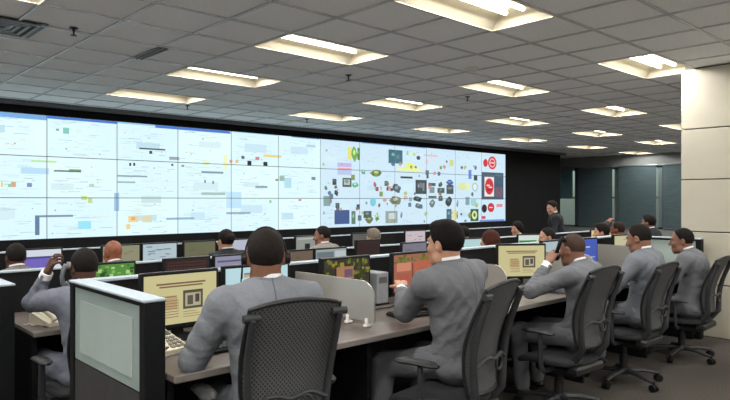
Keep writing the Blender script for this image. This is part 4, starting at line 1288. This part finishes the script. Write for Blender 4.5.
        # pull lines at the small of the back
        w = np.exp(-((X - P1[0]) ** 2 / .03 + (Z - P1[2]) ** 2 / .012)) * (Y < P1[1])
        out += .0046 * w * ridge(40 * Z + 18 * np.abs(X) + ph + 1.2 * np.sin(20 * X + ph))
        out += .0016 * ridge(33 * X + 15 * Z + 2.2 * np.sin(9 * Z + ph)) * np.sin(10 * Z + 6 * X + ph)
        return out * 1.9
    j.disp = folds
    sdf_object('jacket', [(j, res)], m_suit, root)
    # ---- shirt: chest under the lapels, collar, cuffs
    if collar:
        c = Vol(.02)
        c.cap(P1, P2, .145, .164, Mf=MT, flat=.72).ell(P2 + .045 * d3, (.165, .116, .115), MT).cap(P2 + fw * .05, P3 + fw * .03 - .01 * d3, .065, .052)
        vols = [(c, .009)]
        sdf_object('shirt', vols, m_shirt, root)
        for i in (0, 1):
            u = nrm(WR[i] - EL[i])
            MB().tube([tuple(WR[i] - u * .050), tuple(WR[i] - u * .008)], [.0385, .0365], 16).build('shirt_cuff', m_shirt, root, smooth=True)
        collar_band(P3, d3, d4, rx, .066, .0635, -.035, .052, .004, .012).build('shirt_collar', m_shirt, root, smooth=True)
    collar_band(P3, d3, d4, rx, .096, .0745, -.052, .036, .008, .030).build('jacket_collar', m_suit, root, smooth=True)
    if collar:
        # dark tie
        tv = Vol(.012)
        t0 = P3 + fw * .080 - .02 * d3; t1 = P2 + fw * .118 + .01 * d3; t2 = P1 + fw * .115
        tv.cap(t0, t1, .014, .024, Mf=MT, flat=.45).cap(t1, t2, .024, .030, Mf=MT, flat=.4)
        sdf_object('tie', [(tv, .008)], mat('tie', (.03, .03, .05), .5, noise=.1), root)
    # ---- trousers, shoes
    t = Vol(.04)
    t.ell(P0 + V(0, .0, -.02), (.165, .13, .09))
    for i in (0, 1):
        t.cap(HIP[i], KN[i], .092, .072).cap(KN[i], AN[i] + V(0, 0, .01), .070, .056, k=.03)
    t.disp = lambda X, Y, Z: .0035 * np.sin(37 * Z + 21 * Y + 2 * np.sin(19 * X)) * np.sin(29 * X + 13 * Y)
    sdf_object('trousers', [(t, res * 1.15)], m_tr, root)
    for i in (0, 1):
        A = AN[i]; s = Vol(.02)
        s.cap((A[0], A[1] - .03, A[2] - .035), (A[0] * 1.05, A[1] + .15, A[2] - .05), .038, .034, Mf=np.stack([V(1, 0, 0), V(0, 0, 1), V(0, 1, 0)], 1), flat=.85)
        s.cap(A, (A[0], A[1], A[2] - .03), .042, .042)
        s.plane((0, 0, A[2] - .08), (0, 0, -1))
        sdf_object('shoe', [(s, .010)], m_shoe, root)
    return root, dict(H=Hc, MH=MH, W=WR, E=EL, P3=P3, SH=SH, hw=hw)

def world_pt(root, p):
    c, s = math.cos(root.rotation_euler[2]), math.sin(root.rotation_euler[2]); k = root.scale[0]
    return Vector((root.location[0] + k * (c * p[0] - s * p[1]), root.location[1] + k * (s * p[0] + c * p[1]), root.location[2] + k * p[2]))

def handset(root, info, i, label, color):
    """telephone handset held in hand i, at the ear"""
    hw = info['hw']; s = (-1, 1)[i]
    t = thing('telephone_handset', label, 'telephone', tuple(root.location), root.rotation_euler[2])
    pts = [hw(s * .108, -.005, .030), hw(s * .122, .004, .010), hw(s * .126, .030, -.040), hw(s * .112, .062, -.080), hw(s * .085, .085, -.098)]
    MB().tube([tuple(p) for p in pts], [.020, .015, .013, .015, .021], 10).build('grip', color, t, smooth=True)
    MB().cyl(tuple(hw(s * .108, -.005, .030)), tuple(hw(s * .088, -.008, .026)), .023, 14).build('earpiece', color, t, smooth=True)
    MB().cyl(tuple(hw(s * .085, .085, -.098)), tuple(hw(s * .070, .084, -.090)), .021, 14).build('mouthpiece', color, t, smooth=True)
    return t

# foreground row ------------------------------------------------------
S1 = srgb(107, 111, 118); S2 = srgb(98, 100, 105)
def loc_of(x, y, yaw, w):
    """a point of the room in the frame of a person standing at x, y"""
    c, s_ = math.cos(R(yaw)), math.sin(R(yaw)); dx, dy = w[0] - x, w[1] - y
    return V(c * dx + s_ * dy, -s_ * dx + c * dy, w[2])
p1, i1 = person('man in grey suit with headset, seen from behind, nearest the camera', (1.515, 2.22, 0), R(-18), hp=.560, lean=(2, 4, 6, 5), head=(-12, 2, 0), skin='brown', suit=S1, hair='short', hairc=(.012, .009, .008), res=.0085,
                hands=(loc_of(1.515, 2.22, -18, (1.40, 2.63, .785)), V(.16, .40, .80)), poles=(V(-.55, -.5, -.8), V(.8, -.6, -.5)), feet=(V(-.13, .40, .09), V(.14, .44, .09)))
p2, i2 = person('black-haired man in grey suit raising a hand at the pink monitor', (2.72, 2.14, 0), R(-4), hp=.570, lean=(5, 6, 8, 8), side=-5, head=(8, 3, 0), skin='light', suit=S2, hair='full', hairc=(.006, .005, .005), twist=-.05, res=.0085,
                hands=(loc_of(2.72, 2.14, -4, (2.72, 2.60, .92)), V(.22, .42, .80)), poles=(V(-.5, -.1, -1), V(.8, -.6, -.5)), feet=(V(-.28, .40, .09), V(.10, .46, .09)))
p3, i3 = person('shaven-headed man in grey suit holding a telephone to his ear', (4.11, 2.19, 0), R(0), hp=.53, lean=(-14, 4, 20, 20), head=(-8, 8, 0), skin='brown', suit=S2, hair='buzz', hairc=(.050, .031, .023), res=.010, scale=.95,
                hands=(V(-.17, .17, 1.065), V(.20, .42, .80)), poles=(V(-.75, .55, -.9), V(.8, -.6, -.5)), palms=(V(.9, -.2, .2), V(0, .1, -1)), curl=.75)
p4, i4 = person('man in grey suit with bright white collar, fourth in the foreground row', (5.11, 2.19, 0), R(0), hp=.549, lean=(-12, 0, 10, 14), head=(0, 14, 0), skin='brown', suit=S1, hair='short', hairc=(.012, .009, .008), res=.010, scale=.96)
p5, i5 = person('young man in grey suit, rightmost of the foreground row', (6.06, 2.17, 0), R(6), hp=.522, lean=(-14, 4, 20, 20), head=(12, 4, 0), skin='brown', suit=S2, hair='short', hairc=(.010, .008, .008), res=.010, scale=.94)
handset(p3, i3, 0, 'dark handset held by the shaven-headed man', M_blackp)

# headset of the nearest man
hs = thing('headset', 'black headset with microphone boom on the nearest man', 'headset', tuple(p1.location), p1.rotation_euler[2])
hw = i1['hw']
MB().tube([tuple(hw(.088 * math.sin(a), -.008, .012 + .126 * math.cos(a))) for a in [(-1.62 + 3.24 * k / 16) for k in range(17)]], .0042, 8).build('headband', M_blackp, hs, smooth=True)
for s in (-1, 1):
    MB().cyl(tuple(hw(s * .084, -.008, .004)), tuple(hw(s * .104, -.008, .004)), .026, 16).build('ear_cushion', M_blackp, hs, smooth=True)
MB().tube([tuple(hw(-.098, -.005 + .02 * k, -.005 - .011 * k - .0012 * k * k)) for k in range(6)], .0035, 6).build('microphone_boom', M_blackp, hs, smooth=True)
MB().tube([tuple(hw(-.100, -.010, -.02)), tuple(hw(-.105, -.01, -.09)), tuple(hw(-.10, .02, -.17)), tuple(hw(-.09, .06, -.24))], .003, 6).build('cord', M_blackp, hs, smooth=True)

# second and third rows, and a man standing -------------------------------------
GC2 = 'office chairs of the second row'; GC3 = 'office chairs of the third row'
NAVY = (.018, .019, .024); CHAR = (.045, .045, .048); MIDG = srgb(112, 112, 116)
def bgp(label, x, y, yaw, chair_label, group, **kw):
    kw.setdefault('res', .016); kw.setdefault('eyes', False)
    r, i = person(label, (x, y, LOW), R(yaw), **kw)
    if chair_label:
        place_chair(x - .02, y + .03, LOW, R(yaw), chair_label, group, .93)
    return r, i
q1, k1 = bgp('man in grey suit phoning at the second-row desk, far left', 1.43, 4.08, 2, 'office chair of the phoning man in the second row', GC2, hp=.50, lean=(2, 8, 14, 10), head=(0, 6, 0), skin='dark', suit=srgb(104, 108, 120), hair='short', res=.011,
             hands=(V(-.19, .19, 1.12), V(.2, .42, .80)), poles=(V(-.25, 1, -1), V(.8, -.6, -.5)), palms=(V(.9, -.2, .2), V(0, .1, -1)), curl=.8)
handset(q1, k1, 0, 'grey handset held by the phoning man at far left', M_greyplast)
bgp('auburn-haired woman seated in the second row', 5.80, 4.08, 5, 'office chair of the auburn-haired woman', GC2, hp=.47, lean=(2, 8, 14, 10), skin='light', suit=(.05, .03, .028), hair='long', hairc=(.055, .018, .012), collar=False)
bgp('dark-suited man with a pale face behind the shaven-headed man', 7.12, 4.10, 22, 'office chair behind the shaven-headed man', GC2, hp=.47, lean=(2, 10, 20, 18), head=(25, 8, 0), skin='light', suit=NAVY, hair='short')
bgp('black-haired man with white collar seated in the second row', 8.42, 4.08, 10, 'office chair of the black-haired man in the second row', GC2, hp=.475, lean=(2, 8, 12, 10), head=(15, 6, 0), skin='light', suit=NAVY, hair='full')
bgp('man in the second row resting a raised hand on his head', 9.05, 4.15, 5, 'office chair of the man with raised hand', GC2, hp=.49, lean=(2, 8, 12, 10), skin='ruddy', suit=CHAR, hair='short', hairc=(.03, .02, .016),
    hands=(V(-.10, .20, 1.24), V(.2, .42, .80)), poles=(V(-.9, .5, -.3), V(.8, -.6, -.5)))
bgp('dark-haired man seated farthest right in the second row', 10.05, 4.12, 0, 'office chair farthest right in the second row', GC2, hp=.57, lean=(2, 8, 12, 10), skin='brown', suit=NAVY, hair='full')
bgp('man in brown-grey jacket before the purple monitor', 1.52, 5.98, 4, 'office chair before the purple monitor', GC3, hp=.44, lean=(4, 12, 20, 16), skin='dark', suit=srgb(110, 104, 100), hair='short')
bgp('bald man with a ruddy scalp seated in the third row', 2.36, 5.95, 4, 'office chair of the bald man', GC3, hp=.43, lean=(4, 12, 20, 16), head=(10, 8, 0), skin='ruddy', suit=srgb(96, 94, 92), hair=None)
bgp('dark-haired woman in dark jacket in the third row', 3.54, 5.95, 0, 'office chair of the dark-haired woman in the third row', GC3, hp=.485, lean=(0, 6, 10, 8), skin='light', suit=NAVY, hair='bun')
bgp('black-haired person leaning close to the dark-haired woman', 4.14, 6.0, 6, 'office chair beside the dark-haired woman', GC3, hp=.455, lean=(2, 8, 14, 10), skin='light', suit=NAVY, hair='full')
bgp('dark-haired man in light grey jacket in the third row', 4.90, 5.95, 10, 'office chair of the man in light grey jacket', GC3, hp=.485, lean=(0, 6, 10, 8), head=(30, 5, 0), skin='brown', suit=srgb(130, 124, 118), hair='short')
bgp('grey-haired man in checked brownish jacket in the third row', 5.80, 5.95, 8, 'office chair of the grey-haired man', GC3, hp=.425, lean=(2, 8, 14, 12), head=(-8, 5, 0), skin='light', suit=srgb(112, 96, 88), hair='full', hairc=(.16, .14, .11))
bgp('dark-haired man right of the second man\'s head, third row', 7.72, 5.95, 5, 'office chair right of the pinkish monitor', GC3, hp=.41, lean=(2, 10, 16, 12), skin='brown', suit=NAVY, hair='short')
bgp('pale-faced woman in dark jacket beside the standing man', 9.20, 5.98, 40, 'office chair beside the standing man', GC3, hp=.44, lean=(2, 6, 10, 8), head=(40, 5, 0), skin='light', suit=NAVY, hair='long', hairc=(.01, .008, .008))
bgp('man in dark suit standing beyond the second row', 9.92, 5.72, 35, None, None, hp=.86, lean=(4, 8, 12, 10), head=(35, 12, 0), skin='light', suit=NAVY, hair='full', stand=True, scale=.955,
    hands=(V(-.18, .30, .95), V(.20, .28, .92)))
